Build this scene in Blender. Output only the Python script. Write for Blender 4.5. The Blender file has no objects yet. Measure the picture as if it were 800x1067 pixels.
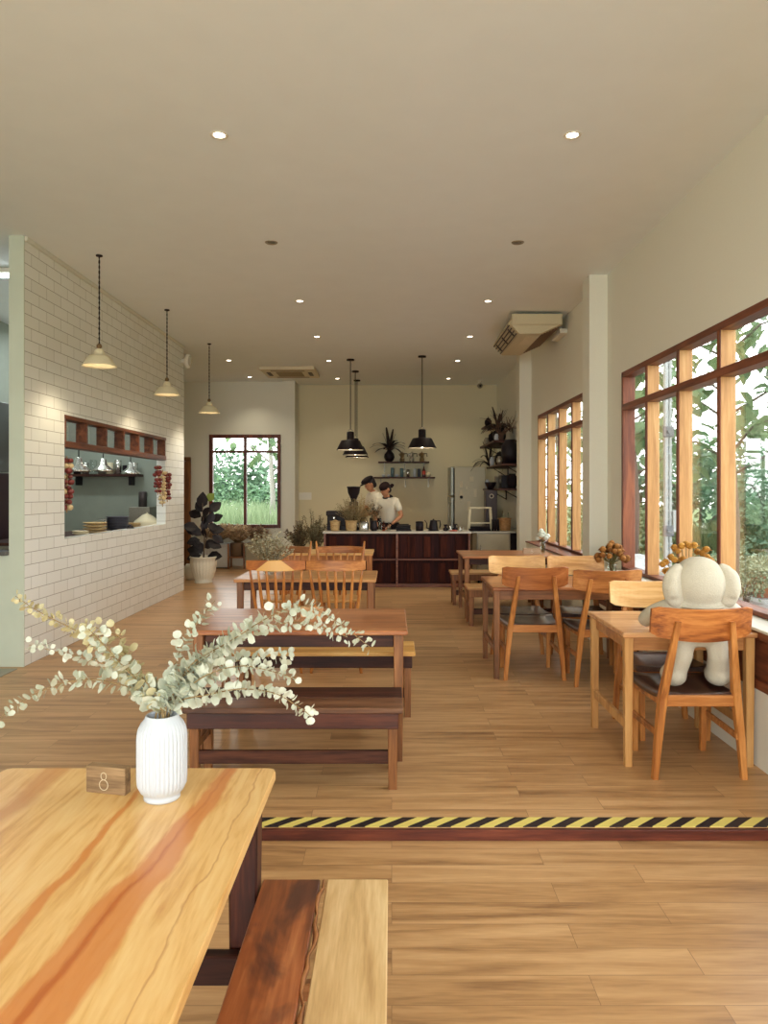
import bpy, bmesh, math, random
from mathutils import Vector, Matrix
R = random.Random(7)
C = bpy.context.scene.collection
PI = math.pi
# ------------------------------------------------------------------ camera
F = 770.0; CX = 408.0; CY = 511.0; EYE = 1.5
cam_d = bpy.data.cameras.new('camera'); cam = bpy.data.objects.new('camera', cam_d); C.objects.link(cam)
cam.location = (0, 0, EYE); cam.rotation_euler = (PI/2, 0, 0)
cam_d.sensor_fit = 'VERTICAL'; cam_d.sensor_height = 36; cam_d.lens = F/1067*36
cam_d.shift_x = -(CX-400)/1067; cam_d.shift_y = -(533.5-CY)/1067
cam_d.clip_start = .05; cam_d.clip_end = 300
bpy.context.scene.camera = cam
# ------------------------------------------------------------------ world, view
sc = bpy.context.scene
sc.view_settings.view_transform = 'Standard'; sc.view_settings.look = 'None'
sc.view_settings.gamma = 1; sc.view_settings.use_curve_mapping = False
sc.view_settings.exposure = 0.17
w = bpy.data.worlds.new('world'); sc.world = w; w.use_nodes = True
nt = w.node_tree; bg = nt.nodes['Background']
tc = nt.nodes.new('ShaderNodeTexCoord'); sp = nt.nodes.new('ShaderNodeSeparateXYZ'); rp = nt.nodes.new('ShaderNodeValToRGB')
nt.links.new(tc.outputs['Generated'], sp.inputs[0]); nt.links.new(sp.outputs['Z'], rp.inputs[0]); nt.links.new(rp.outputs[0], bg.inputs[0])
rp.color_ramp.elements[0].color = (.93, .95, .92, 1); rp.color_ramp.elements[1].color = (.80, .90, 1, 1)
bg.inputs[1].default_value = 5.5
sc.cycles.max_bounces = 9; sc.cycles.diffuse_bounces = 6; sc.cycles.transparent_max_bounces = 16
sc.cycles.sample_clamp_indirect = 6; sc.cycles.caustics_reflective = False; sc.cycles.caustics_refractive = False

def area(name, loc, rot, sx, sy, power, col=(1, 1, 1), portal=False):
    l = bpy.data.lights.new(name, 'AREA'); l.shape = 'RECTANGLE'; l.size = sx; l.size_y = sy; l.energy = power; l.color = col
    if portal: l.cycles.is_portal = True
    o = bpy.data.objects.new(name, l); C.objects.link(o); o.location = loc; o.rotation_euler = rot
    return o
# portals: they only steer sampling of the sky through the openings
area('portal_right_near', (2.36, 4.16, 1.68), (0, PI/2, 0), 1.9, 5.6, 1, portal=True)
area('portal_right_far', (2.36, 9.3, 1.68), (0, PI/2, 0), 1.9, 3.2, 1, portal=True)
area('portal_back', (-2.92, 14.95, 1.7), (-PI/2, 0, 0), 1.5, 1.9, 1, portal=True)
area('portal_front', (-1.2, -2.75, 1.6), (PI/2, 0, 0), 5.6, 2.9, 1, portal=True)
# added fill lamp behind the camera, standing in for daylight from the front
area('front_fill', (-1.2, -2.4, 1.7), (PI/2, 0, 0), 5.4, 2.8, 125, (.93, .98, 1))

# ------------------------------------------------------------------ helpers
def lin(c):
    return tuple(((v/255)/12.92 if v/255 <= .04045 else ((v/255+.055)/1.055)**2.4) for v in c)
def X(px, Y): return (px-CX)*Y/F
def Zt(py, Y): return EYE+(CY-py)*Y/F

class MB:
    def __init__(s): s.bm = bmesh.new()
    def faces(s, vs, fs, smooth=False):
        bv = [s.bm.verts.new(v) for v in vs]
        for f in fs:
            try:
                q = s.bm.faces.new([bv[i] for i in f]); q.smooth = smooth
            except ValueError: pass
        return bv
    def loft(s, secs, smooth=True, caps=True, closed=False):
        n = len(secs[0]); vs = [p for r in secs for p in r]; fs = []
        m = len(secs)
        for i in range(m if closed else m-1):
            j = (i+1) % m
            for k in range(n):
                fs.append((i*n+k, i*n+(k+1) % n, j*n+(k+1) % n, j*n+k))
        bv = s.faces(vs, fs, smooth)
        if caps and not closed:
            for r, rev in ((0, True), (m-1, False)):
                ring = bv[r*n:(r+1)*n]
                try: s.bm.faces.new(ring[::-1] if rev else ring)
                except ValueError: pass
        return s
    def box(s, c, d, rz=0, bev=.004, M=None):
        x, y, z = d[0]/2, d[1]/2, d[2]/2
        b = min(bev, x*.45, y*.45, z*.45)
        t = bmesh.new(); r = bmesh.ops.create_cube(t, size=1)
        bmesh.ops.scale(t, vec=d, verts=t.verts)
        if b > .0005: bmesh.ops.bevel(t, geom=list(t.edges), offset=b, segments=1 if b < .008 else 2, affect='EDGES', profile=.5)
        mat = Matrix.Translation(c) @ (M if M is not None else Matrix.Rotation(rz, 4, 'Z'))
        t.transform(mat)
        me = bpy.data.meshes.new('t'); t.to_mesh(me); t.free(); s.bm.from_mesh(me); bpy.data.meshes.remove(me)
        return s
    def beam(s, p0, p1, a, b, a1=None, b1=None, ch=.15):
        # square section, sides kept along X (a) and Y (b); for legs
        a1 = a if a1 is None else a1; b1 = b if b1 is None else b1
        def ring(p, a, b):
            x, y = a/2, b/2; c = min(x, y)*ch; px, py, pz = p
            return [(px+u, py+v, pz) for u, v in ((-x+c, -y), (x-c, -y), (x, -y+c), (x, y-c), (x-c, y), (-x+c, y), (-x, y-c), (-x, -y+c))]
        s.loft([ring(p0, a, b), ring(p1, a1, b1)], smooth=False); return s
    def multi(s, pts, ch=.2):
        # legs through several points (p, a, b)
        secs = []
        for p, a, b in pts:
            x, y = a/2, b/2; c = min(x, y)*ch; px, py, pz = p
            secs.append([(px+u, py+v, pz) for u, v in ((-x+c, -y), (x-c, -y), (x, -y+c), (x, y-c), (x-c, y), (-x+c, y), (-x, y-c), (-x, -y+c))])
        s.loft(secs, smooth=False); return s
    def tube(s, path, r, n=8, closed=False):
        P = [Vector(p) for p in path]; m = len(P); secs = []
        up = Vector((0, 0, 1)); prev = None
        for i in range(m):
            if closed: t = P[(i+1) % m]-P[i-1]
            else: t = P[min(i+1, m-1)]-P[max(i-1, 0)]
            if t.length < 1e-9: t = Vector((0, 0, 1))
            t.normalize()
            if prev is None:
                prev = up.cross(t)
                if prev.length < .05: prev = Vector((1, 0, 0))
            prev = (prev-t*prev.dot(t)); prev.normalize(); q = t.cross(prev)
            rr = r[i] if isinstance(r, (list, tuple)) else r
            secs.append([tuple(P[i]+prev*math.cos(2*PI*k/n)*rr+q*math.sin(2*PI*k/n)*rr) for k in range(n)])
        s.loft(secs, smooth=True, closed=closed); return s
    def lathe(s, prof, c=(0, 0, 0), n=20, rib=None, smooth=True, caps=True):
        secs = []
        for r, z in prof:
            ring = []
            for k in range(n):
                a = 2*PI*k/n; rr = max(r, .0004)
                if rib: rr *= 1+rib(a, z)
                ring.append((c[0]+rr*math.cos(a), c[1]+rr*math.sin(a), c[2]+z))
            secs.append(ring)
        s.loft(secs, smooth=smooth, caps=caps); return s
    def ell(s, c, r, n=14, M=None):
        t = bmesh.new(); bmesh.ops.create_uvsphere(t, u_segments=n, v_segments=max(6, n*2//3), radius=1)
        for f in t.faces: f.smooth = True
        mt = Matrix.Translation(c) @ (M if M is not None else Matrix.Identity(4)) @ Matrix.Diagonal((r[0], r[1], r[2], 1))
        t.transform(mt); me = bpy.data.meshes.new('t'); t.to_mesh(me); t.free(); s.bm.from_mesh(me); bpy.data.meshes.remove(me)
        return s
    def leaf(s, p, d, nrm, L, W, bend=.15, round_=False):
        d = Vector(d).normalized(); nrm = Vector(nrm); nrm = (nrm-d*nrm.dot(d))
        if nrm.length < 1e-3: nrm = d.orthogonal()
        nrm.normalize(); q = d.cross(nrm); p = Vector(p)
        if round_:
            out = [(0, 0), (.12, .32), (.45, .5), (.8, .36), (1, 0), (.8, -.36), (.45, -.5), (.12, -.32)]
        else:
            out = [(0, 0), (.3, .42), (.6, .45), (.85, .22), (1, 0), (.85, -.22), (.6, -.45), (.3, -.42)]
        vs = [tuple(p+d*L*u+q*W*v+nrm*(bend*L*(abs(v)*1.2-u*u))) for u, v in out]
        vs.append(tuple(p+d*L*.5+nrm*(-bend*L*.25)))
        s.faces(vs, [(i, (i+1) % 8, 8) for i in range(8)], True); return s
    def build(s, name, mat, parent=None, loc=None):
        me = bpy.data.meshes.new(name); s.bm.normal_update()
        s.bm.to_mesh(me); s.bm.free(); me.materials.append(mat)
        o = bpy.data.objects.new(name, me); C.objects.link(o)
        if parent is not None: o.parent = parent
        if loc is not None: o.location = loc
        return o

def thing(name, label, cat, loc=(0, 0, 0), rz=0, group=None):
    o = bpy.data.objects.new(name, None); o.empty_display_size = .1; C.objects.link(o)
    o.location = loc; o.rotation_euler = (0, 0, rz); o['label'] = label; o['category'] = cat
    if group: o['group'] = group
    return o
def tag(o, label, cat, group=None, kind=None):
    o['label'] = label; o['category'] = cat
    if group: o['group'] = group
    if kind: o['kind'] = kind
    return o
def struct(o): o['kind'] = 'structure'; return o
def copy_tree(o, parent=None):
    c = o.copy(); C.objects.link(c); c.parent = parent
    for ch in [x for x in bpy.data.objects if x.parent == o]: copy_tree(ch, c)
    return c
def dup(o, loc, rz, label, group=None):
    c = copy_tree(o); c.location = loc; c.rotation_euler = (0, 0, rz); c['label'] = label
    if group: c['group'] = group
    return c

# ------------------------------------------------------------------ materials
MATS = {}
def new_mat(name):
    m = bpy.data.materials.new(name); m.use_nodes = True
    return m, m.node_tree, m.node_tree.nodes['Principled BSDF']
def plain(name, rgb, rough=.5, metal=0, bump=0, bscale=60, var=.06, spec=.5):
    if name in MATS: return MATS[name]
    m, t, b = new_mat(name); col = lin(rgb)
    tcn = t.nodes.new('ShaderNodeTexCoord'); n = t.nodes.new('ShaderNodeTexNoise'); n.inputs['Scale'].default_value = bscale; n.inputs['Detail'].default_value = 3
    t.links.new(tcn.outputs['Object'], n.inputs[0])
    r = t.nodes.new('ShaderNodeValToRGB'); t.links.new(n.outputs[0], r.inputs[0]); t.links.new(r.outputs[0], b.inputs['Base Color'])
    r.color_ramp.elements[0].position = .3; r.color_ramp.elements[1].position = .7
    r.color_ramp.elements[0].color = (*[v*(1-var) for v in col], 1); r.color_ramp.elements[1].color = (*[min(1, v*(1+var)) for v in col], 1)
    b.inputs['Roughness'].default_value = rough; b.inputs['Metallic'].default_value = metal
    b.inputs['Specular IOR Level'].default_value = spec
    if bump:
        bp = t.nodes.new('ShaderNodeBump'); bp.inputs['Strength'].default_value = bump; bp.inputs['Distance'].default_value = .01
        t.links.new(n.outputs[0], bp.inputs['Height']); t.links.new(bp.outputs[0], b.inputs['Normal'])
    MATS[name] = m; return m
def wood(name, a, mid, c, axis='X', rough=.4, scale=1.0, shift=True, pos=(.32, .5, .68), spec=.4):
    # a dark, mid, c light (sRGB); grain along axis
    if name in MATS: return MATS[name]
    m, t, b = new_mat(name); N = t.nodes; L = t.links
    tcn = N.new('ShaderNodeTexCoord'); mp = N.new('ShaderNodeMapping')
    s = [9*scale]*3; s['XYZ'.index(axis)] = .7*scale; mp.inputs['Scale'].default_value = s
    vec = tcn.outputs['Object']
    if shift:
        oi = N.new('ShaderNodeObjectInfo'); ad = N.new('ShaderNodeVectorMath'); ad.operation = 'MULTIPLY_ADD'
        L.new(oi.outputs['Random'], ad.inputs[0]); ad.inputs[1].default_value = (7, 5, 9); L.new(vec, ad.inputs[2]); vec = ad.outputs[0]
    L.new(vec, mp.inputs[0])
    n1 = N.new('ShaderNodeTexNoise'); n1.inputs['Scale'].default_value = 1.3; n1.inputs['Detail'].default_value = 4; n1.inputs['Distortion'].default_value = 1.2
    n2 = N.new('ShaderNodeTexNoise'); n2.inputs['Scale'].default_value = 11; n2.inputs['Detail'].default_value = 4
    L.new(mp.outputs[0], n1.inputs[0]); L.new(mp.outputs[0], n2.inputs[0])
    mx = N.new('ShaderNodeMath'); mx.operation = 'MULTIPLY_ADD'; L.new(n2.outputs[0], mx.inputs[0]); mx.inputs[1].default_value = .35
    m2 = N.new('ShaderNodeMath'); m2.operation = 'MULTIPLY_ADD'; L.new(n1.outputs[0], m2.inputs[0]); m2.inputs[1].default_value = .85; m2.inputs[2].default_value = -.10
    L.new(m2.outputs[0], mx.inputs[2])
    r = N.new('ShaderNodeValToRGB'); L.new(mx.outputs[0], r.inputs[0])
    e = r.color_ramp.elements; e[0].position = pos[0]; e[0].color = (*lin(a), 1); e[1].position = pos[2]; e[1].color = (*lin(c), 1)
    q = e.new(pos[1]); q.color = (*lin(mid), 1)
    L.new(r.outputs[0], b.inputs['Base Color']); b.inputs['Roughness'].default_value = rough; b.inputs['Specular IOR Level'].default_value = spec
    bp = N.new('ShaderNodeBump'); bp.inputs['Strength'].default_value = .12; bp.inputs['Distance'].default_value = .004
    L.new(n2.outputs[0], bp.inputs['Height']); L.new(bp.outputs[0], b.inputs['Normal'])
    MATS[name] = m; return m
def glassy(name, tint=(1, 1, 1), refl=.08, rough=.02):
    if name in MATS: return MATS[name]
    m, t, b = new_mat(name); N = t.nodes; L = t.links
    tr = N.new('ShaderNodeBsdfTransparent'); tr.inputs[0].default_value = (*tint, 1)
    gl = N.new('ShaderNodeBsdfGlossy'); gl.inputs['Roughness'].default_value = rough
    fr = N.new('ShaderNodeFresnel'); fr.inputs[0].default_value = 1.35
    ml = N.new('ShaderNodeMath'); ml.operation = 'MULTIPLY_ADD'; ml.inputs[1].default_value = .32; ml.inputs[2].default_value = refl*.12; ml.use_clamp = True
    L.new(fr.outputs[0], ml.inputs[0])
    mx = N.new('ShaderNodeMixShader'); L.new(ml.outputs[0], mx.inputs[0]); L.new(tr.outputs[0], mx.inputs[1]); L.new(gl.outputs[0], mx.inputs[2])
    L.new(mx.outputs[0], N['Material Output'].inputs[0]); MATS[name] = m; return m
def emis(name, rgb, st):
    if name in MATS: return MATS[name]
    m, t, b = new_mat(name); b.inputs['Base Color'].default_value = (*rgb, 1); b.inputs['Emission Color'].default_value = (*rgb, 1); b.inputs['Emission Strength'].default_value = st
    MATS[name] = m; return m
def leafm(name, a, c, rough=.6, trans=.25, scale=3):
    if name in MATS: return MATS[name]
    m, t, b = new_mat(name); N = t.nodes; L = t.links
    tcn = N.new('ShaderNodeTexCoord'); n = N.new('ShaderNodeTexNoise'); n.inputs['Scale'].default_value = scale; n.inputs['Detail'].default_value = 4
    L.new(tcn.outputs['Object'], n.inputs[0]); r = N.new('ShaderNodeValToRGB'); L.new(n.outputs[0], r.inputs[0])
    r.color_ramp.elements[0].position = .35; r.color_ramp.elements[1].position = .65
    r.color_ramp.elements[0].color = (*lin(a), 1); r.color_ramp.elements[1].color = (*lin(c), 1)
    L.new(r.outputs[0], b.inputs['Base Color']); b.inputs['Roughness'].default_value = rough; b.inputs['Specular IOR Level'].default_value = .3
    if trans:
        tl = N.new('ShaderNodeBsdfTranslucent'); L.new(r.outputs[0], tl.inputs[0])
        mx = N.new('ShaderNodeMixShader'); mx.inputs[0].default_value = trans
        L.new(b.outputs[0], mx.inputs[1]); L.new(tl.outputs[0], mx.inputs[2]); L.new(mx.outputs[0], N['Material Output'].inputs[0])
    MATS[name] = m; return m

W_paint = plain('wall_paint', (230, 228, 213), .7, bump=.03, bscale=120, var=.015)
W_bar = plain('bar_wall_paint', (214, 204, 170), .7, bump=.03, bscale=120, var=.02)
W_ceil = plain('ceiling_paint', (236, 241, 241), .75, bscale=4, var=.012)
W_trim = plain('trim_paint', (222, 219, 205), .55, var=.01)
W_green = plain('grey_green_paint', (196, 202, 184), .6, bscale=5, var=.03)
K_wall = plain('kitchen_wall', (150, 156, 142), .7, bscale=5, var=.05)
black = plain('black_metal', (24, 14, 20), .5, var=.1, spec=.3)
blackm = plain('black_matte', (24, 15, 20), .8, var=.1, spec=.2)
steel = plain('brushed_steel', (165, 158, 142), .35, .8, bscale=90, var=.1)
chrome = plain('polished_metal', (210, 208, 200), .2, .9, var=.04)
cream = plain('cream_enamel', (222, 210, 176), .35, var=.03)
whitec = plain('white_ceramic', (190, 195, 201), .45, var=.01)
white_p = plain('white_plastic', (225, 220, 205), .45, var=.02)
glass = glassy('window_glass'); jar = glassy('jar_glass', (.93, .96, .94), .3)
teak = wood('teak_orange', (142, 82, 38), (184, 118, 58), (210, 146, 82), 'Z', .38)
teakx = wood('teak_orange_cross', (134, 76, 36), (176, 110, 54), (204, 140, 80), 'X', .36)
blond = wood('blond_wood', (196, 142, 78), (220, 168, 100), (236, 192, 128), 'X', .4)
blondz = wood('blond_wood_upright', (168, 118, 66), (192, 142, 84), (208, 162, 104), 'Z', .4)
redw = wood('red_brown_wood', (96, 58, 34), (140, 90, 52), (170, 116, 72), 'X', .4)
redwz = wood('red_brown_wood_upright', (92, 56, 32), (134, 86, 48), (164, 110, 66), 'Z', .42)
darkw = wood('dark_brown_wood', (40, 22, 18), (62, 34, 26), (92, 54, 38), 'X', .5, spec=.25)
darkwz = wood('dark_brown_wood_upright', (38, 18, 16), (64, 30, 22), (98, 50, 32), 'Z', .45)
framew = wood('window_frame_brown', (84, 42, 26), (116, 62, 38), (142, 80, 48), 'Y', .45)
framewz = wood('window_frame_brown_upright', (84, 42, 26), (120, 64, 38), (150, 86, 52), 'Z', .45)
seatdark = wood('dark_polished_seat', (48, 36, 34), (78, 58, 50), (104, 78, 62), 'Y', .28, spec=.6)

# ---- planked floor
def floor_mat():
    m, t, b = new_mat('laminate_floor'); N = t.nodes; L = t.links
    tcn = N.new('ShaderNodeTexCoord')
    br = N.new('ShaderNodeTexBrick'); br.offset = .37; br.offset_frequency = 2
    br.inputs['Scale'].default_value = 1; br.inputs['Brick Width'].default_value = 1.0; br.inputs['Row Height'].default_value = .139
    br.inputs['Mortar Size'].default_value = .0012; br.inputs['Mortar Smooth'].default_value = .3; br.inputs['Bias'].default_value = 0
    br.inputs['Color1'].default_value = (0, 0, 0, 1); br.inputs['Color2'].default_value = (1, 1, 1, 1); br.inputs['Mortar'].default_value = (.5, .5, .5, 1)
    L.new(tcn.outputs['Object'], br.inputs[0])
    ad = N.new('ShaderNodeVectorMath'); ad.operation = 'MULTIPLY_ADD'; L.new(br.outputs['Color'], ad.inputs[0]); ad.inputs[1].default_value = (3, 9, 5); L.new(tcn.outputs['Object'], ad.inputs[2])
    mp = N.new('ShaderNodeMapping'); mp.inputs['Scale'].default_value = (.8, 9, 1); L.new(ad.outputs[0], mp.inputs[0])
    n1 = N.new('ShaderNodeTexNoise'); n1.inputs['Scale'].default_value = 1.6; n1.inputs['Detail'].default_value = 5; n1.inputs['Distortion'].default_value = .8
    n2 = N.new('ShaderNodeTexNoise'); n2.inputs['Scale'].default_value = 12; n2.inputs['Detail'].default_value = 3
    L.new(mp.outputs[0], n1.inputs[0]); L.new(mp.outputs[0], n2.inputs[0])
    a = N.new('ShaderNodeMath'); a.operation = 'MULTIPLY_ADD'; L.new(n2.outputs[0], a.inputs[0]); a.inputs[1].default_value = .3; L.new(n1.outputs[0], a.inputs[2])
    sx = N.new('ShaderNodeSeparateColor'); L.new(br.outputs['Color'], sx.inputs[0])
    c = N.new('ShaderNodeMath'); c.operation = 'MULTIPLY_ADD'; L.new(sx.outputs[0], c.inputs[0]); c.inputs[1].default_value = .16; L.new(a.outputs[0], c.inputs[2])
    r = N.new('ShaderNodeValToRGB'); L.new(c.outputs[0], r.inputs[0]); e = r.color_ramp.elements
    e[0].position = .45; e[0].color = (*lin((140, 102, 66)), 1); e[1].position = .95; e[1].color = (*lin((206, 164, 116)), 1)
    q = e.new(.68); q.color = (*lin((182, 139, 92)), 1)
    mx = N.new('ShaderNodeMix'); mx.data_type = 'RGBA'; L.new(br.outputs['Fac'], mx.inputs[0]); L.new(r.outputs[0], mx.inputs[6]); mx.inputs[7].default_value = (*lin((134, 100, 66)), 1)
    L.new(mx.outputs[2], b.inputs['Base Color'])
    b.inputs['Roughness'].default_value = .34; b.inputs['Specular IOR Level'].default_value = .5
    bp = N.new('ShaderNodeBump'); bp.inputs['Strength'].default_value = .15; bp.inputs['Distance'].default_value = .003; L.new(n1.outputs[0], bp.inputs['Height']); L.new(bp.outputs[0], b.inputs['Normal'])
    return m
FLOOR = floor_mat()
def tile_mat():
    m, t, b = new_mat('white_tiles'); N = t.nodes; L = t.links
    tcn = N.new('ShaderNodeTexCoord'); s = N.new('ShaderNodeSeparateXYZ'); c = N.new('ShaderNodeCombineXYZ')
    L.new(tcn.outputs['Object'], s.inputs[0]); L.new(s.outputs['Y'], c.inputs[0]); L.new(s.outputs['Z'], c.inputs[1])
    br = N.new('ShaderNodeTexBrick'); br.inputs['Scale'].default_value = 1; br.inputs['Brick Width'].default_value = .285; br.inputs['Row Height'].default_value = .1075
    br.inputs['Mortar Size'].default_value = .0024; br.inputs['Mortar Smooth'].default_value = .2
    br.inputs['Color1'].default_value = (*lin((232, 231, 222)), 1); br.inputs['Color2'].default_value = (*lin((238, 237, 230)), 1); br.inputs['Mortar'].default_value = (*lin((150, 142, 126)), 1)
    L.new(c.outputs[0], br.inputs[0]); L.new(br.outputs['Color'], b.inputs['Base Color']); b.inputs['Roughness'].default_value = .22
    bp = N.new('ShaderNodeBump'); bp.inputs['Strength'].default_value = .5; bp.inputs['Distance'].default_value = .003; bp.invert = True
    L.new(br.outputs['Fac'], bp.inputs['Height']); L.new(bp.outputs[0], b.inputs['Normal'])
    return m
TILE = tile_mat()
def hazard_mat():
    m, t, b = new_mat('hazard_stripes'); N = t.nodes; L = t.links
    tcn = N.new('ShaderNodeTexCoord'); s = N.new('ShaderNodeSeparateXYZ'); L.new(tcn.outputs['Object'], s.inputs[0])
    a = N.new('ShaderNodeMath'); a.operation = 'MULTIPLY_ADD'; L.new(s.outputs['Y'], a.inputs[0]); a.inputs[1].default_value = -1.15; L.new(s.outputs['X'], a.inputs[2])
    d = N.new('ShaderNodeMath'); d.operation = 'DIVIDE'; L.new(a.outputs[0], d.inputs[0]); d.inputs[1].default_value = .128
    f = N.new('ShaderNodeMath'); f.operation = 'FRACT'; L.new(d.outputs[0], f.inputs[0])
    g = N.new('ShaderNodeMath'); g.operation = 'GREATER_THAN'; L.new(f.outputs[0], g.inputs[0]); g.inputs[1].default_value = .5
    n = N.new('ShaderNodeTexNoise'); n.inputs['Scale'].default_value = 30; L.new(tcn.outputs['Object'], n.inputs[0])
    mx = N.new('ShaderNodeMix'); mx.data_type = 'RGBA'; L.new(g.outputs[0], mx.inputs[0]); mx.inputs[6].default_value = (*lin((38, 30, 32)), 1); mx.inputs[7].default_value = (*lin((222, 204, 110)), 1)
    L.new(mx.outputs[2], b.inputs['Base Color']); b.inputs['Roughness'].default_value = .45
    return m

# ------------------------------------------------------------------ room shell
XR = 2.165; XP = 1.985; XL = -3.125; YB = 15.2; YW = 14.7; ZC = 3.665; YS = 3.29; DROP = .05
b = MB(); b.box((-1.35, (YS+16)/2, -.025), (7.9, 16-YS, .05), bev=0); fl = struct(b.build('floor', FLOOR))
b = MB(); b.box((-1.35, (YS-3)/2, -.075), (7.9, YS+3, .05), bev=0); struct(b.build('floor', FLOOR))
greyfl = plain('grey_tile_floor', (150, 148, 134), .4, bscale=3, var=.05)
b = MB(); b.box((-4.2, 4.75, .002), (2.12, 2.9, .008), bev=0); struct(b.build('floor', greyfl))
b = MB(); b.box((-1.35, 6.4, ZC+.03), (8.2, 19, .06), bev=0); struct(b.build('ceiling', W_ceil))
# step
b = MB(); b.box((-.5, YS-.012, -.026), (5.0, .025, .048), bev=.003)
struct(b.build('trim_1', wood('step_nosing_wood', (58, 26, 20), (92, 42, 30), (122, 62, 42), 'X', .4)))
b = MB(); b.box((-.5, YS+.047, .002), (4.97, .092, .004), bev=0)
tag(b.build('hazard_tape', hazard_mat()), 'yellow and black striped hazard tape along the floor step', 'tape')
# left tiled wall with the kitchen pass opening
PY0, PY1, PZ0, PZ1 = 7.06, 10.22, 1.035, 2.225; LY0, LY1 = 6.29, 11.12
b = MB(); tx = XL-.0625
b.box((tx, (LY0+LY1)/2, PZ0/2), (.125, LY1-LY0, PZ0), bev=0)
b.box((tx, (LY0+LY1)/2, (PZ1+ZC)/2), (.125, LY1-LY0, ZC-PZ1), bev=0)
b.box((tx, (LY0+PY0)/2, (PZ0+PZ1)/2), (.125, PY0-LY0, PZ1-PZ0), bev=0)
b.box((tx, (LY1+PY1)/2, (PZ0+PZ1)/2), (.125, LY1-PY1, PZ1-PZ0), bev=0)
struct(b.build('wall_left', TILE))
b = MB(); b.box((tx, LY0-.006, ZC/2), (.127, .012, ZC), bev=0)            # plain painted end
b.box((-4.2, 6.34, .475), (1.9, .12, .95), bev=0)                          # half wall beside it
struct(b.build('wall_left_end', W_green))
b = MB(); b.box((XL+.012, (LY0+LY1)/2, ZC-.02), (.025, LY1-LY0, .04), bev=.004); struct(b.build('trim_2', W_trim))
b = MB(); b.box((-4.2, 6.34, .965), (1.9, .26, .03), bev=.004); struct(b.build('trim_3', plain('slate_ledge', (86, 82, 78), .5)))
# kitchen room and the rest of the left side
b = MB(); b.box((-5.05, 6.8, ZC/2), (.1, 8.6, ZC), bev=0); b.box((-4.13, 11.07, ZC/2), (1.87, .1, ZC), bev=0)
struct(b.build('wall_kitchen', K_wall))
b = MB(); b.box((-5.25, 4, ZC/2), (.1, 22, ZC), bev=0); struct(b.build('wall_left_outer', W_paint))
# back walls
WX0, WX1, WZ0, WZ1 = X(218, YW), X(292.5, YW), .75, 2.61
SX = X(308, YW)
b = MB()
b.box(((-5.2+WX0)/2, YW+.09, ZC/2), (WX0+5.2, .18, ZC), bev=0)
b.box(((WX1+SX)/2, YW+.09, ZC/2), (SX-WX1, .18, ZC), bev=0)
b.box(((WX0+WX1)/2, YW+.09, WZ0/2), (WX1-WX0, .18, WZ0), bev=0)
b.box(((WX0+WX1)/2, YW+.09, (WZ1+ZC)/2), (WX1-WX0, .18, ZC-WZ1), bev=0)
b.box((SX-.05, (YW+YB)/2+.1, ZC/2), (.1, YB-YW+.1, ZC), bev=0)
b.box((X(301, YW-.06), YW-.06, ZC/2), (.25, .12, ZC), bev=0)
struct(b.build('wall_back_left', W_paint))
b = MB(); b.box(((SX+2.4)/2, YB+.09, ZC/2), (2.4-SX, .18, ZC), bev=0); struct(b.build('wall_back', W_bar))
# right wall
W1 = (1.38, 6.93); W2 = (7.8, 10.9); Z0, Z1 = .755, 2.605
b = MB(); wx = XR+.056
for y0, y1 in ((-3, W1[0]), (W1[1], W2[0]), (W2[1], 15.4)): b.box((wx, (y0+y1)/2, ZC/2), (.112, y1-y0, ZC), bev=0)
for y0, y1 in (W1, W2):
    b.box((wx, (y0+y1)/2, Z0/2), (.112, y1-y0, Z0-.002), bev=0); b.box((wx, (y0+y1)/2, (Z1+ZC)/2), (.112, y1-y0, ZC-Z1), bev=0)
b.box(((XP+XR)/2, (W2[0]+W2[1])/2-.1, .37), (XR-XP, W2[1]-W2[0]+.2, .74), bev=0)
b.box(((XP+XR)/2, (-3+7.3)/2, .21), (XR-XP, 10.3, .42), bev=0)
b.box(((XP+XR)/2, -.81, .58), (XR-XP, 4.38, .32), bev=0)
b.box(((XP+XR)/2, 7.555, ZC/2), (XR-XP, .27, ZC), bev=0)
b.box(((XP+XR)/2, 11.6, ZC/2), (XR-XP, .27, ZC), bev=0)
struct(b.build('wall_right', W_paint))
b = MB(); b.box(((XP+XR)/2, (W2[0]+W2[1])/2-.1, .748), (XR-XP+.03, W2[1]-W2[0]+.2, .016), bev=.003); struct(b.build('trim_4', framew))
# brown panelled apron under the near window
b = MB(); y0, y1 = 1.38, 7.2
b.box(((XP+XR)/2+.012, (y0+y1)/2, .58), (XR-XP-.03, y1-y0, .31), bev=0)
for z in (.445, .715): b.box((XP+.02, (y0+y1)/2, z), (.05, y1-y0, .05), bev=.004)
y = y0+.03
while y < y1: b.box((XP+.021, y, .58), (.048, .05, .24), bev=.003); y += .695
struct(b.build('trim_5', framew))
b = MB(); b.box(((XP+XR)/2+.03, (y0+y1)/2, .748), (XR-XP+.10, y1-y0, .016), bev=.003); struct(b.build('trim_6', plain('pale_sill', (214, 208, 190), .5)))
# unseen front wall behind the camera, its wide opening left for light
b = MB(); b.box((-4.65, -2.6, ZC/2), (1.3, .2, ZC), bev=0); b.box((1.95, -2.6, ZC/2), (.7, .2, ZC), bev=0); b.box((-1.2, -2.6, 3.4), (5.6, .2, .55), bev=0)
struct(b.build('wall_front', W_paint))

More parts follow.
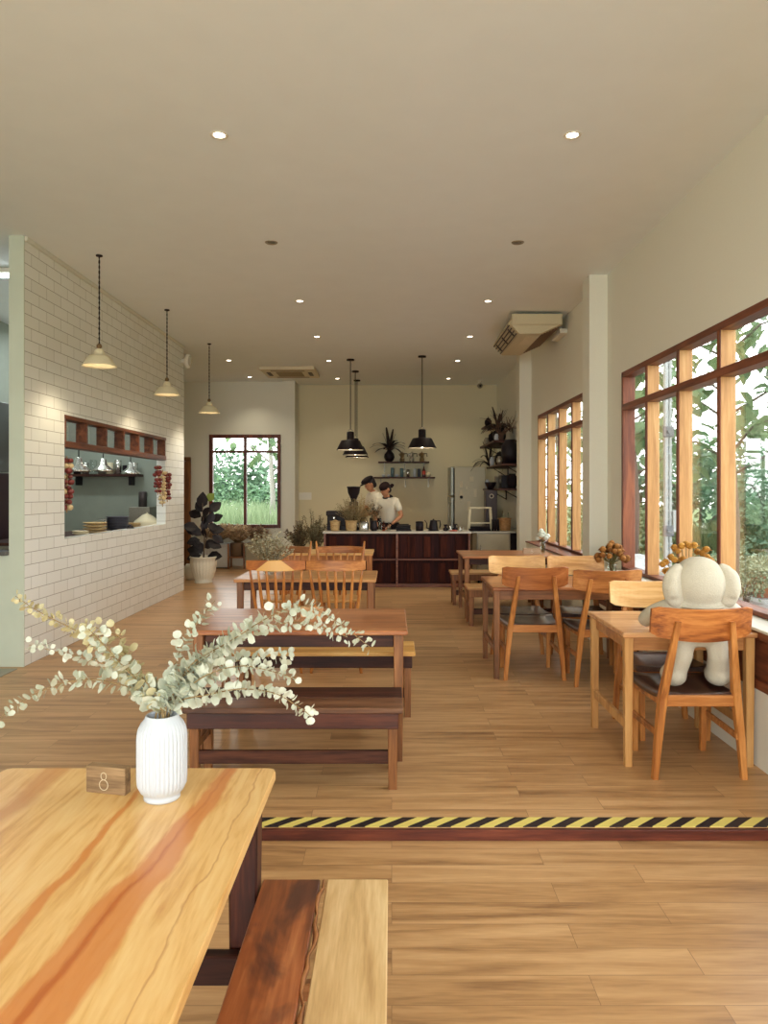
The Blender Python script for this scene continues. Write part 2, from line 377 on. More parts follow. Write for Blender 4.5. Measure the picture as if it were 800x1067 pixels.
def window_right(name, y0, y1, posts, jambmat):
    e = bpy.data.objects.new(name, None); C.objects.link(e); struct(e)
    D = .1; xc = XR+D/2-.006; zb = Z0+.003
    b = MB(); b.box((xc, (y0+y1)/2, Z1-.025), (D+.012, y1-y0, .05), bev=.003)
    b.build('frame_head', framew, e)
    b = MB(); b.box((xc, (y0+y1)/2, zb+.015), (D+.012, y1-y0, .03), bev=.003); b.build('frame_sill', framew, e)
    for yy in (y0+.025, y1-.025):
        b = MB(); b.box((xc, yy, (zb+Z1)/2), (D+.012, .05, Z1-zb-.01), bev=.003); b.build('jamb', jambmat, e)
    b = MB(); b.box((xc-.003, (y0+y1)/2, 2.275), (D+.012, y1-y0-.05, .055), bev=.003); b.build('transom', framew, e)
    for p in posts:
        b = MB(); b.box((xc+.004, p+.02, (zb+2.25)/2), (D, .042, 2.25-zb), bev=.003); b.box((xc+.004, p+.02, (2.3+Z1)/2-.02), (D, .042, Z1-2.3-.04), bev=.003)
        b.build('post', blondz, e)
        b = MB(); b.box((xc+.004-D/2-.003, p+.02, (zb+2.25)/2), (.008, .046, 2.25-zb), bev=.001); b.box((xc+.004-D/2-.003, p+.02, (2.3+Z1)/2-.02), (.008, .046, Z1-2.3-.04), bev=.001)
        b.build('post_shade_strip', framewz, e)  # dark strip colours in the backlit shade on the post's room face
    b = MB(); b.box((xc+.03, (y0+y1)/2, (zb+Z1)/2), (.006, y1-y0-.06, Z1-zb-.06), bev=0); b.build('pane', glass, e)
window_right('window_1', W1[0], W1[1], [6.25, 5.56, 4.86, 4.17, 3.47, 2.78, 2.08], framewz)
window_right('window_2', W2[0], W2[1], [10.22, 9.54, 8.84, 8.15], blondz)
# back window
e = bpy.data.objects.new('window_3', None); C.objects.link(e); struct(e)
fm = wood('dark_red_frame', (70, 34, 26), (98, 50, 36), (122, 66, 46), 'Z', .45)
b = MB(); t = .07
b.box(((WX0+WX1)/2, YW+.03, WZ1-t/2), (WX1-WX0, .1, t), bev=.004); b.box(((WX0+WX1)/2, YW+.03, WZ0+t/2), (WX1-WX0, .1, t), bev=.004)
for xx in (WX0+t/2, WX1-t/2): b.box((xx, YW+.03, (WZ0+WZ1)/2), (t, .098, WZ1-WZ0-.02), bev=.004)
b.build('window_frame', fm, e)
b = MB(); b.box(((WX0+WX1)/2, YW+.035, (WZ0+WZ1)/2), (.055, .08, WZ1-WZ0-.02), bev=.004); b.build('mullion', fm, e)
b = MB(); b.box(((WX0+WX1)/2, YW+.035, 2.27), (WX1-WX0-.05, .075, .045), bev=.004); b.build('transom', fm, e)
b = MB(); b.box(((WX0+WX1)/2, YW+.06, (WZ0+WZ1)/2), (WX1-WX0-.06, .006, WZ1-WZ0-.06), bev=0); b.build('pane', glass, e)
# brown door at the far left
e = bpy.data.objects.new('door_1', None); C.objects.link(e); struct(e)
xr = X(199, YW); b = MB()
b.box((xr-.04, YW-.03, 1.06), (.08, .08, 2.12), bev=.004); b.box((xr-1.0, YW-.03, 1.06), (.08, .08, 2.12), bev=.004); b.box((xr-.52, YW-.03, 2.12), (1.04, .08, .08), bev=.004)
b.build('door_frame', redwz, e)
b = MB(); b.box((xr-.52, YW-.02, 1.04), (.88, .04, 2.07), bev=.003)
for z, h in ((.55, .8), (1.5, .8)): b.box((xr-.52, YW-.045, z), (.62, .012, h), bev=.004)
b.build('door_leaf', redwz, e)
b = MB(); b.tube([(xr-.13, YW-.04, 1.0), (xr-.13, YW-.09, 1.0), (xr-.22, YW-.09, 1.0)], .009); b.build('door_handle', chrome, e)

# wooden frame of the kitchen pass
e = bpy.data.objects.new('window_4', None); C.objects.link(e); struct(e)
xf = XL-.05; pf = wood('pass_frame_wood', (74, 38, 24), (108, 60, 36), (134, 80, 50), 'Y', .42)
b = MB(); b.box((xf, (PY0+PY1)/2, PZ1-.02), (.12, PY1-PY0, .04), bev=.003); b.box((xf, (PY0+PY1)/2, 1.945), (.12, PY1-PY0, .06), bev=.003)
b.build('frame_rail', pf, e)
for yy in (7.585, 8.11, 8.635, 9.15, 9.675, 10.2, 7.08):
    b = MB(); b.box((xf-.004, yy, 2.08), (.112, .035, .21), bev=.003); b.build('divider', pf, e)
b = MB(); b.box((xf-.04, (PY0+PY1)/2, 2.08), (.005, PY1-PY0-.06, .205), bev=0); b.build('pane', glass, e)

# ------------------------------------------------------------------ ceiling fittings
lamp_on = emis('lamp_glow', (1, .86, .66), 14)
def downlight(x, y, lit, label):
    t = thing('recessed_downlight', label, 'light', (x, y, ZC), 0, 'recessed ceiling downlights')
    b = MB(); n = 24
    b.lathe([(.036, .0), (.037, -.004), (.052, -.006), (.056, -.001), (.056, .001)], n=n, caps=False); b.build('trim_ring', white_p if lit else steel, t)
    b = MB(); b.lathe([(.0, -.0015), (.034, -.0015), (.034, .0), (0, .0)], n=n, caps=False); b.build('lens', lamp_on if lit else plain('unlit_lens', (120, 112, 96), .3), t)
    if lit:
        l = bpy.data.lights.new('downlight_beam', 'SPOT'); l.energy = 15 if y < 10 else 30; l.color = (1, .88, .68); l.spot_size = 1.9; l.spot_blend = .8; l.shadow_soft_size = .04
        o = bpy.data.objects.new('downlight_beam', l); C.objects.link(o); o.parent = t; o.location = (0, 0, -.012)
depthw = {4.5: 'nearest row, large and bright in the ceiling', 6.45: 'second row, switched off', 8.45: 'third row from the camera', 10.4: 'fourth row, beside the bar pendants', 12.35: 'fifth row, over the bar side', 14.3: 'last row, close to the back wall'}
for yy in (4.5, 6.45, 8.45, 10.4, 12.35, 14.3):
    for xx, sd in ((-1.05, 'left of centre'), (1.1, 'right of centre')):
        on = yy != 6.45
        downlight(xx, yy, on, ('lit' if on else 'unlit')+' round ceiling downlight '+sd+', '+depthw[yy])
downlight(-2.71, 12.3, True, 'lit round ceiling downlight far left, just past the tiled wall')
downlight(-2.71, 14.1, True, 'lit round ceiling downlight far left, above the back window')
for xx in (-1.05, 1.1):
    l = bpy.data.lights.new('downlight_beam', 'SPOT'); l.energy = 7; l.color = (1, .88, .70); l.spot_size = 1.9; l.spot_blend = .8; l.shadow_soft_size = .04
    o = bpy.data.objects.new('downlight_beam', l); C.objects.link(o); o.location = (xx, 2.5, ZC-.02)
    o = bpy.data.objects.new('downlight_beam', l); C.objects.link(o); o.location = (xx, .5, ZC-.02)

def cream_pendant(y, label):
    x = -2.69; rim = 2.645
    t = thing('cream_pendant_lamp', label, 'lamp', (x, y, ZC), 0, 'cream enamel pendants along the tiled wall')
    b = MB(); zb = rim-ZC
    b.lathe([(.03, 0), (.03, -.012), (.0, -.014)], n=14); b.build('ceiling_rose', black, t)
    b = MB()
    for ph in (0, PI):
        b.tube([(.0035*math.cos(k*.9+ph), .0035*math.sin(k*.9+ph), -.01-(-.01-(zb+.20))*k/60) for k in range(61)], .0045, 5)
    b.build('twisted_cord', black, t)
    b = MB(); b.lathe([(.012, zb+.205), (.024, zb+.19), (.024, zb+.17), (.014, zb+.165), (.022, zb+.155), (.022, zb+.15)], n=14); b.build('lamp_holder', plain('bronze', (120, 96, 66), .4, .6), t)
    b = MB(); b.lathe([(.022, zb+.158), (.036, zb+.15), (.046, zb+.125), (.048, zb+.10), (.086, zb+.092), (.104, zb+.074), (.146, zb+.012), (.156, zb-.004), (.150, zb-.004), (.140, zb+.012), (.098, zb+.07), (.082, zb+.084), (.04, zb+.09)], n=30, caps=False); b.build('lamp_shade', cream, t)
    b = MB(); b.lathe([(.0, zb+.02), (.03, zb+.03), (.04, zb+.055), (.03, zb+.085), (.018, zb+.1), (0, zb+.1)], n=12, caps=False); b.build('bulb', lamp_on, t)
    l = bpy.data.lights.new('pendant_glow', 'SPOT'); l.energy = 22; l.color = (1, .86, .62); l.spot_size = 2.3; l.spot_blend = .6; l.shadow_soft_size = .05
    o = bpy.data.objects.new('pendant_glow', l); C.objects.link(o); o.parent = t; o.location = (0, 0, zb+.01)
cream_pendant(6.8, 'cream enamel pendant on black cord, nearest along the tiled wall')
cream_pendant(8.85, 'cream enamel pendant on black cord, middle one above the pass opening end')
cream_pendant(10.9, 'cream enamel pendant on black cord, farthest, in front of the back window wall')

def black_pendant(x, y, rim, label):
    t = thing('black_pendant_lamp', label, 'lamp', (x, y, ZC), 0, 'black pendants over the bar'); zb = rim-ZC
    b = MB(); b.lathe([(.065, 0), (.065, -.022), (.0, -.024)], n=20); b.build('ceiling_rose', black, t)
    b = MB(); b.tube([(0, 0, -.02), (0, 0, zb+.34)], .009, 7); b.build('cord', plain('patterned_cord', (92, 84, 70), .8), t)
    b = MB(); b.tube([(.0+.035*math.cos(a), 0, zb+.30+.045*math.sin(a)) for a in [PI*k/10 for k in range(11)]], .006, 6); b.build('hanging_loop', steel, t)
    b = MB(); b.lathe([(.012, zb+.31), (.055, zb+.30), (.06, zb+.29), (.06, zb+.18), (.075, zb+.165), (.145, zb+.16), (.158, zb+.15), (.225, zb+.014), (.234, zb), (.222, zb+.006), (.152, zb+.145), (.07, zb+.155)], n=32, caps=False); b.build('lamp_shade', black, t)
    b = MB(); b.lathe([(.221, zb+.005), (.15, zb+.14), (.06, zb+.15), (.0, zb+.152)], n=30, caps=False); b.build('white_lining', plain('white_lining', (235, 228, 210), .5), t)
    b = MB(); b.ell((0, 0, zb+.05), (.035, .035, .045), 10); b.build('bulb', lamp_on, t)
    l = bpy.data.lights.new('pendant_glow', 'SPOT'); l.energy = 8; l.color = (1, .84, .6); l.spot_size = 2.2; l.spot_blend = .6; l.shadow_soft_size = .05
    o = bpy.data.objects.new('pendant_glow', l); C.objects.link(o); o.parent = t; o.location = (0, 0, zb+.0)
black_pendant(-.68, 12.2, 2.165, 'black pendant in the left row, front one with white-lined rim')
black_pendant(-.66, 13.4, 2.14, 'black pendant in the left row, middle one behind the front shade')
black_pendant(-.68, 14.5, 2.14, 'black pendant in the left row, farthest, shade hidden by the others')
black_pendant(.49, 11.9, 2.18, 'black pendant hanging alone over the right half of the bar')

t = thing('ceiling_cassette', 'square cream air conditioning cassette set in the ceiling before the back wall', 'air conditioner', (-1.83, 13.36, ZC), .0)
b = MB(); b.box((0, 0, -.03), (.96, .96, .06), bev=.01); b.build('panel', plain('cream_plastic', (214, 200, 168), .5), t)
b = MB()
for i in range(9): b.box((0, -.22+.055*i, -.066), (.46, .03, .012), bev=.003)
b.build('intake_grille', plain('grille_tan', (150, 130, 92), .5), t)
for sx in (-1, 1):
    b = MB(); b.box((sx*.37, 0, -.063), (.07, .36, .014), bev=.004); b.build('louvre', plain('dark_vent', (88, 72, 60), .6), t)
for sy in (-1, 1):
    b = MB(); b.box((0, sy*.38, -.063), (.6, .06, .012), bev=.004); b.build('louvre', plain('grille_tan', (150, 130, 92), .5), t)

# suspended air conditioner on the right
t = thing('suspended_air_conditioner', 'long cream air conditioner hung under the ceiling on the right wall side', 'air conditioner', (1.75, 9.65, ZC))
acm = plain('aged_cream_plastic', (206, 194, 160), .5, var=.03)
def acsec(y, k=1.0): return [(-.27*k, y, -.03), (-.33*k, y, -.14), (-.21*k, y, -.27), (.05, y, -.27), (.32*k, y, -.15), (.32*k, y, -.03)]
b = MB(); b.loft([acsec(-.72, .97), acsec(-.69), acsec(.69), acsec(.72, .97)], smooth=False); b.build('casing', acm, t)
b = MB(); b.box((0, -.735, -.10), (.60, .03, .13), bev=.006); b.build('end_cover', acm, t)
b = MB()
for k in range(4):
    f = k/4+.12; b.box((-.33+.12*f-.006, 0, -.14-.13*f-.004), (.012, 1.3, .026), M=Matrix.Rotation(.8, 4, 'Y'), bev=.002)
for k in range(3): b.box((-.275, -.5+.5*k, -.21), (.11, .012, .016), M=Matrix.Rotation(.83, 4, 'Y'), bev=.002)
b.build('outlet_louvres', plain('dark_louvre', (64, 52, 56), .5), t)
b = MB()
for k in range(7):
    f = (k+.5)/7; b.box((.07+.24*f, 0, -.262+.105*f), (.022, 1.2, .012), M=Matrix.Rotation(-.42, 4, 'Y'), bev=.002)
b.build('intake_grille', plain('brown_grille', (122, 96, 76), .6), t)
b = MB(); b.box((-.02, -.3, -.272), (.16, .5, .006), bev=.002); b.build('bottom_flap', plain('cream_plastic', (214, 200, 168), .5), t)
b = MB(); b.box((.37, -.3, -.20), (.10, .5, .06), bev=.01); b.box((.37, -.3, -.10), (.06, .06, .2), bev=.01); b.build('pipe_cover', white_p, t)
for sy in (-.5, .5):
    b = MB(); b.box((0, sy, -.015), (.06, .04, .03), bev=.002); b.build('hanger', steel, t)

t = thing('ceiling_camera', 'small silver security camera under the ceiling in the back right corner', 'camera', (X(500, 14.6), 14.6, ZC))
b = MB(); b.lathe([(.04, 0), (.04, -.02), (.015, -.03), (.015, -.06)], n=14); b.build('mount', white_p, t)
b = MB(); b.ell((0, 0, -.1), (.055, .06, .05), 12); b.build('housing', steel, t)
b = MB(); b.tube([(0, -.05, -.105), (0, -.07, -.108)], .022, 10); b.build('lens', black, t)
t = thing('wall_speaker', 'small white rounded speaker at the top far end of the tiled wall', 'speaker', (-3.03, 11.0, 3.42))
b = MB(); b.ell((0, 0, 0), (.06, .07, .11), 14); b.box((-.06, 0, .0), (.07, .05, .06)); b.build('housing', white_p, t)
b = MB(); b.ell((.035, -.03, 0), (.035, .045, .08), 12); b.build('grille', plain('speaker_cloth', (180, 172, 150), .8), t)
t = thing('switch_panel', 'wide cream light switch panel on the back wall left of the bar', 'switch', (X(318, YB), YB, Zt(517, YB)))
b = MB(); b.box((0, -.008, 0), (.26, .016, .15), bev=.005); b.build('plate', white_p, t)
for i in range(4):
    b = MB(); b.box((-.09+.06*i, -.019, .0), (.03, .008, .06), bev=.002); b.build('switch', W_trim, t)

# ------------------------------------------------------------------ furniture builders
def table(label, x0, x1, y0, y1, h, top, leg, z0=0, leg_in=.05, lw=.055, mats=None, group='dining tables'):
    cx, cy = (x0+x1)/2, (y0+y1)/2; w, d = x1-x0, y1-y0
    t = thing('dining_table', label, 'table', (cx, cy, z0), 0, group)
    b = MB(); b.box((0, 0, h-.014), (w, d, .028), bev=.006); b.build('tabletop', top, t)
    ah = .075
    for sy in (-1, 1):
        b = MB(); b.box((0, sy*(d/2-leg_in-lw/2+.01), h-.028-ah/2), (w-2*leg_in-lw, .022, ah), bev=.003); b.build('apron', mats or leg, t)
    for sx in (-1, 1):
        b = MB(); b.box((sx*(w/2-leg_in-lw/2+.01), 0, h-.028-ah/2), (.022, d-2*leg_in-lw, ah), bev=.003); b.build('apron', mats or leg, t)
    for sx in (-1, 1):
        for sy in (-1, 1):
            b = MB(); px, py = sx*(w/2-leg_in), sy*(d/2-leg_in)
            b.beam((px, py, 0), (px, py, h-.028), lw*.8, lw*.8, lw, lw); b.build('leg', leg, t)
    for sx in (-1, 1):
        b = MB(); b.box((sx*(w/2-leg_in), 0, .22), (.024, d-2*leg_in-lw*.85, .05), bev=.003); b.build('side_stretcher', leg, t)
    return t
def bench(label, x0, x1, y0, y1, h, tops, leg, lw=.055, z0=0, inset=.05, apron=.08, dark=None, group='wooden benches', stretch_z=.16):
    cx, cy = (x0+x1)/2, (y0+y1)/2; w, d = x1-x0, y1-y0
    t = thing('bench', label, 'bench', (cx, cy, z0), 0, group); n = len(tops); pw = d/n
    for i, m in enumerate(tops):
        b = MB(); b.box((0, -d/2+pw*(i+.5), h-.014), (w, pw-.004, .028), bev=.004); b.build('seat_plank', m, t)
    for sy in (-1, 1):
        b = MB(); b.box((0, sy*(d/2-.028), h-.028-apron/2), (w-.04, .024, apron), bev=.003); b.build('apron', dark or leg, t)
    for sx in (-1, 1):
        for sy in (-1, 1):
            b = MB(); px, py = sx*(w/2-inset), sy*(d/2-.05-lw/4); b.beam((px, py, 0), (px, py, h-.028), lw*.85, lw*.85, lw, lw); b.build('leg', leg, t)
        b = MB(); b.box((sx*(w/2-inset), 0, stretch_z+.05), (.024, d-.15, .045), bev=.003); b.build('side_stretcher', leg, t)
    b = MB(); b.box((0, 0, stretch_z), (w-2*inset-.01, .028, .07), bev=.003) if stretch_z < .1 else b.box((0, -d/2+.06, stretch_z), (w-2*inset-.04, .028, .065), bev=.003)
    b.build('long_stretcher', darkw, t)
    return t
def teak_chair(label, x, y, rz, crest_m, group):
    t = thing('teak_chair', label, 'chair', (x, y, 0), rz, group)
    # front is +Y, back -Y
    b = MB(); secs = []
    for i in range(9):
        v = i/8; yy = -.21+.44*v; hw = .195+.035*v; zc = .437-.016*math.sin(PI*v)
        secs.append([(u*hw, yy, zc+.012*abs(u)**2) for u in (-1, -.5, 0, .5, 1)]+[(u*hw, yy, zc-.022) for u in (1, .5, 0, -.5, -1)])
    b.loft(secs); b.build('seat', seatdark, t)
    b = MB(); b.box((0, -.215, .407), (.37, .03, .058), bev=.004); b.box((0, .19, .395), (.40, .03, .05), bev=.004)
    for s in (-1, 1): b.box((s*.195, -.01, .395), (.024, .38, .045), rz=-s*.06, bev=.003)
    b.build('seat_frame', teakx, t)
    for s in (-1, 1):
        b = MB(); b.multi([((s*.232, -.215, 0), .030, .034), ((s*.215, -.215, .2), .036, .042), ((s*.192, -.215, .42), .042, .05), ((s*.165, -.25, .62), .036, .040), ((s*.138, -.288, .83), .026, .026)]); b.build('leg', teak, t)
        b = MB(); b.multi([((s*.195, .21, 0), .030, .030), ((s*.2, .2, .38), .042, .042)]); b.build('leg', teak, t)
        b = MB(); b.box((s*.205, -.015, .22), (.018, .42, .034), rz=-s*.03, bev=.003); b.build('side_stretcher', teakx, t)
    b = MB(); secs = []
    for i in range(17):
        u = -1+i/8; xx = u*.26; yy = -.255+.045*(u*u)-.012
        rr = .012 if abs(u) > .97 else 0
        zt = .893+.012*(u*u)-rr; zb = .733-.012*(1-u*u)+.018*(u*u)+rr; th = .011
        secs.append([(xx, yy-th-.022, zt-.004), (xx, yy-th*.4-.022, zt), (xx, yy+th-.022, zt-.004), (xx, yy+th, zb), (xx, yy-th, zb)])
    b.loft(secs, smooth=False); b.build('backrest', crest_m, t)
    return t

def spindle_chair(label, x, y, rz, crest_m, group, posts=False):
    t = thing('spindle_chair', label, 'chair', (x, y, 0), rz, group)
    b = MB(); secs = []
    for z, k in ((.425, .9), (.432, .98), (.445, 1), (.455, .985), (.458, .9)):
        secs.append([(k*.22*math.copysign(abs(math.cos(a))**.7, math.cos(a)), k*.21*math.copysign(abs(math.sin(a))**.7, math.sin(a)), z-(.008 if k == .9 and z > .45 else 0)) for a in [2*PI*i/28 for i in range(28)]])
    b.loft(secs); b.build('seat', blond, t)
    for sx in (-1, 1):
        for sy in (-1, 1):
            b = MB(); p0 = Vector((sx*.155, sy*.14, .43)); p1 = Vector((sx*.205, sy*.20, 0))
            b.tube([p0.lerp(p1, k/6) for k in range(7)], [.013, .018, .021, .019, .022, .016, .012], 10); b.build('leg', teak, t)
        b = MB(); b.tube([(sx*.185, -.175, .18), (sx*.185, .0, .18), (sx*.185, .175, .18)], [.009, .014, .009], 8); b.build('side_stretcher', teak, t)
    b = MB(); b.tube([(-.185, 0, .18), (0, 0, .18), (.185, 0, .18)], [.009, .014, .009], 8); b.build('cross_stretcher', teak, t)
    ns = 7
    for i in range(ns):
        u = -1+2*i/(ns-1)
        if posts and i in (0, ns-1): continue
        b = MB(); p0 = Vector((u*.165, -.17+.02*u*u, .445)); p1 = Vector((u*.215, -.275+.05*u*u, .865))
        b.tube([p0.lerp(p1, k/5) for k in range(6)], [.010, .013, .014, .013, .011, .009], 8); b.build('spindle', teak, t)
    if posts:
        for s in (-1, 1):
            b = MB(); p0 = Vector((s*.18, -.15, .44)); p1 = Vector((s*.245, -.235, .985))
            b.tube([p0.lerp(p1, k/6) for k in range(7)], [.013, .017, .018, .017, .016, .015, .008], 10); b.build('back_post', teak, t)
    b = MB(); secs = []; hw = .242 if not posts else .235
    for i in range(17):
        u = -1+i/8; xx = u*hw; yy = -.278+.055*u*u; th = .013
        zt = .935-.006*(u*u); zb = .862-.012*(1-u*u)*0+.004*u*u
        if not posts: zb = .852-.010*(1-u*u)
        secs.append([(xx, yy-th, zb+.004), (xx, yy+th, zb), (xx, yy+th, zt-.006), (xx, yy, zt), (xx, yy-th, zt-.006)])
    b.loft(secs, smooth=False); b.build('backrest_rail', crest_m, t)
    return t

# ---- foreground table: streaked top
def tabletop_mat():
    m, t, b = new_mat('streaked_tabletop'); N = t.nodes; L = t.links
    tcn = N.new('ShaderNodeTexCoord'); mp = N.new('ShaderNodeMapping'); mp.inputs['Scale'].default_value = (9, .9, 9); L.new(tcn.outputs['Object'], mp.inputs[0])
    n1 = N.new('ShaderNodeTexNoise'); n1.inputs['Scale'].default_value = 2.0; n1.inputs['Detail'].default_value = 5; n1.inputs['Distortion'].default_value = 1.6; L.new(mp.outputs[0], n1.inputs[0])
    n2 = N.new('ShaderNodeTexNoise'); n2.inputs['Scale'].default_value = 14; n2.inputs['Detail'].default_value = 4; L.new(mp.outputs[0], n2.inputs[0])
    a = N.new('ShaderNodeMath'); a.operation = 'MULTIPLY_ADD'; L.new(n2.outputs[0], a.inputs[0]); a.inputs[1].default_value = .35; L.new(n1.outputs[0], a.inputs[2])
    r = N.new('ShaderNodeValToRGB'); L.new(a.outputs[0], r.inputs[0]); e = r.color_ramp.elements
    e[0].position = .42; e[0].color = (*lin((200, 146, 84)), 1); e[1].position = .85; e[1].color = (*lin((228, 190, 128)), 1)
    for p, c in ((.55, (212, 164, 98)), (.66, (222, 178, 114))): q = e.new(p); q.color = (*lin(c), 1)
    sp = N.new('ShaderNodeSeparateXYZ'); L.new(tcn.outputs['Object'], sp.inputs[0])
    ny = N.new('ShaderNodeTexNoise'); ny.noise_dimensions = '1D'; ny.inputs['Scale'].default_value = 4; ny.inputs['Detail'].default_value = 3; L.new(sp.outputs['Y'], ny.inputs['W'])
    cur = r.outputs[0]
    def M(op, i0, i1=None, i2=None, clamp=False):
        q = N.new('ShaderNodeMath'); q.operation = op; q.use_clamp = clamp
        for k, v in enumerate((i0, i1, i2)):
            if v is None: continue
            if isinstance(v, (int, float)): q.inputs[k].default_value = v
            else: L.new(v, q.inputs[k])
        return q.outputs[0]
    def band(cur, x0, slope, w0, wslope, soft, col, wob=.06, mixv=.9):
        c = M('MULTIPLY_ADD', sp.outputs['Y'], slope, x0); c = M('MULTIPLY_ADD', ny.outputs[0], wob, c)
        c = M('MULTIPLY_ADD', n2.outputs[0], .012, c)
        d = M('ABSOLUTE', M('SUBTRACT', sp.outputs['X'], c)); ww = M('MULTIPLY_ADD', sp.outputs['Y'], wslope, w0)
        f = M('DIVIDE', M('SUBTRACT', ww, d), soft, clamp=True); f = M('MULTIPLY', f, mixv)
        mx = N.new('ShaderNodeMix'); mx.data_type = 'RGBA'; L.new(f, mx.inputs[0]); L.new(cur, mx.inputs[6]); mx.inputs[7].default_value = (*lin(col), 1)
        return mx.outputs[2]
    # local: x = X+.74, y = Y-1.55
    cur = band(cur, .185, .085, .050, -.04, .012, (196, 112, 50), .05, .75)
    cur = band(cur, .175, .10, .010, -.01, .010, (170, 80, 26), .05, .7)
    cur = band(cur, .02, .0, .016, -.012, .008, (198, 118, 48), .04, .8)
    cur = band(cur, .305, .03, .004, 0, .004, (170, 104, 44), .06, .6)
    cur = band(cur, -.30, .02, .035, .03, .03, (184, 112, 50), .08, .6)
    L.new(cur, b.inputs['Base Color']); b.inputs['Roughness'].default_value = .3; b.inputs['Specular IOR Level'].default_value = .5
    return m
t = thing('dining_table', 'large foreground table with blond top streaked orange, holding the ribbed white vase', 'table', (-.74, 1.55, -DROP), 0, 'dining tables')
b = MB(); h = .73
def outl(z, k): return [(x*k, y*k, z) for x, y in ((-.40, -.65), (.40, -.65), (.40, .615), (.394, .629), (.38, .635), (-.38, .635), (-.394, .629), (-.40, .61))]
b.loft([outl(h-.032, .985), outl(h-.026, 1), outl(h-.006, 1), outl(h, .994)], smooth=False); b.build('tabletop', tabletop_mat(), t)
for sy in (-1, 1):
    b = MB(); b.box((0, sy*.555, h-.07), (.60, .025, .075), bev=.003); b.build('apron', redw, t)
for sx in (-1, 1):
    for sy in (-1, 1):
        b = MB(); b.beam((sx*.325, sy*.545, 0), (sx*.325, sy*.545, h-.032), .07, .07, .085, .085); b.build('leg', darkwz, t)
    b = MB(); b.box((sx*.33, 0, h-.07), (.025, 1.0, .075), bev=.003); b.build('apron', redw, t)
b = MB(); b.box((0, .48, .24), (.64, .04, .08), bev=.004); b.build('stretcher', darkw, t)

def bench_stain():
    m = wood('stained_red_plank', (124, 70, 40), (160, 92, 52), (188, 122, 74), 'Y', .3, shift=False).copy(); m.name = 'stained_red_plank_marks'
    t = m.node_tree; N = t.nodes; L = t.links; b = N['Principled BSDF']; src = b.inputs['Base Color'].links[0].from_socket
    tcn = N.new('ShaderNodeTexCoord'); n = N.new('ShaderNodeTexNoise'); n.inputs['Scale'].default_value = 5; n.inputs['Detail'].default_value = 4; n.inputs['Distortion'].default_value = .4
    mp = N.new('ShaderNodeMapping'); mp.inputs['Scale'].default_value = (1.4, .7, 1); mp.inputs['Location'].default_value = (.3, .22, 0); L.new(tcn.outputs['Object'], mp.inputs[0]); L.new(mp.outputs[0], n.inputs[0])
    r = N.new('ShaderNodeValToRGB'); r.color_ramp.elements[0].position = .49; r.color_ramp.elements[0].color = (0, 0, 0, 1); r.color_ramp.elements[1].position = .60; r.color_ramp.elements[1].color = (.8, .8, .8, 1); L.new(n.outputs[0], r.inputs[0])
    mx = N.new('ShaderNodeMix'); mx.data_type = 'RGBA'; L.new(r.outputs[0], mx.inputs[0]); L.new(src, mx.inputs[6]); mx.inputs[7].default_value = (*lin((70, 44, 38)), 1)
    L.new(mx.outputs[2], b.inputs['Base Color']); return m
t = thing('bench', 'foreground bench of one stained red plank and one blond plank beside the near table', 'bench', (-.19, 1.5, -DROP), 0, 'wooden benches')
h = .43
b = MB(); b.box((-.098, 0, h-.016), (.165, 1.26, .032), bev=.003); b.build('red_seat_plank', bench_stain(), t)
b = MB(); b.box((.092, 0, h-.016), (.175, 1.26, .032), bev=.003); b.build('blond_seat_plank', wood('pale_knotty_plank', (176, 138, 88), (206, 170, 118), (226, 196, 146), 'Y', .38, shift=False), t)
b = MB(); secs = []
for i in range(30):
    y = -.628+1.256*i/29; x = -.008+.006*math.sin(i*.9)+.004*math.sin(i*2.3); wd = .006+.003*math.sin(i*1.7)
    secs.append([(x-wd, y, h-.004), (x, y, h+.0018), (x+wd, y, h-.004)])
b.loft(secs); b.build('bark_seam', wood('bark_edge', (110, 66, 34), (150, 96, 52), (184, 128, 76), 'Y', .6), t)
for sx in (-1, 1):
    b = MB(); b.box((sx*.15, 0, h-.07), (.024, 1.16, .075), bev=.003); b.build('apron', redw, t)
    for sy in (-1, 1):
        b = MB(); b.beam((sx*.135, sy*.57, 0), (sx*.135, sy*.57, h-.032), .05, .05, .055, .055); b.build('leg', redwz, t)
b = MB(); b.box((0, .57, .15), (.22, .026, .05), bev=.003); b.build('stretcher', redw, t)

# ---- middle tables and benches, left
tt_red = wood('reddish_tabletop', (136, 80, 46), (168, 106, 64), (192, 132, 86), 'X', .28)
table('reddish brown table behind the eucalyptus, right before the two spindle chairs', -1.12, .088, 4.06, 4.82, .73, tt_red, redwz, mats=darkw)
bench('dark two-plank bench nearest the step, in front of the reddish table', -1.04, .055, 3.66, 4.06, .42, [wood('worn_plank', (66, 42, 30), (100, 66, 46), (128, 90, 64), 'X', .35), darkw], redwz, dark=wood('red_dark_apron', (46, 22, 18), (72, 36, 26), (100, 54, 36), 'X', .35), lw=.05)
bench('blond-topped bench with dark apron on the far side of the reddish table', -1.05, .155, 4.84, 5.2, .44, [wood('yellow_plank', (186, 128, 60), (212, 158, 84), (230, 184, 110), 'X', .35)], redwz, dark=darkw, lw=.05)
table('brown table just behind the two spindle chairs', -1.37, -.135, 6.40, 7.11, .73, wood('honey_top', (160, 100, 52), (196, 136, 78), (216, 164, 104), 'X', .34), redwz, mats=darkw)
table('farthest table on the left, close to the bar', -1.40, -.23, 9.0, 9.7, .73, blond, teak)
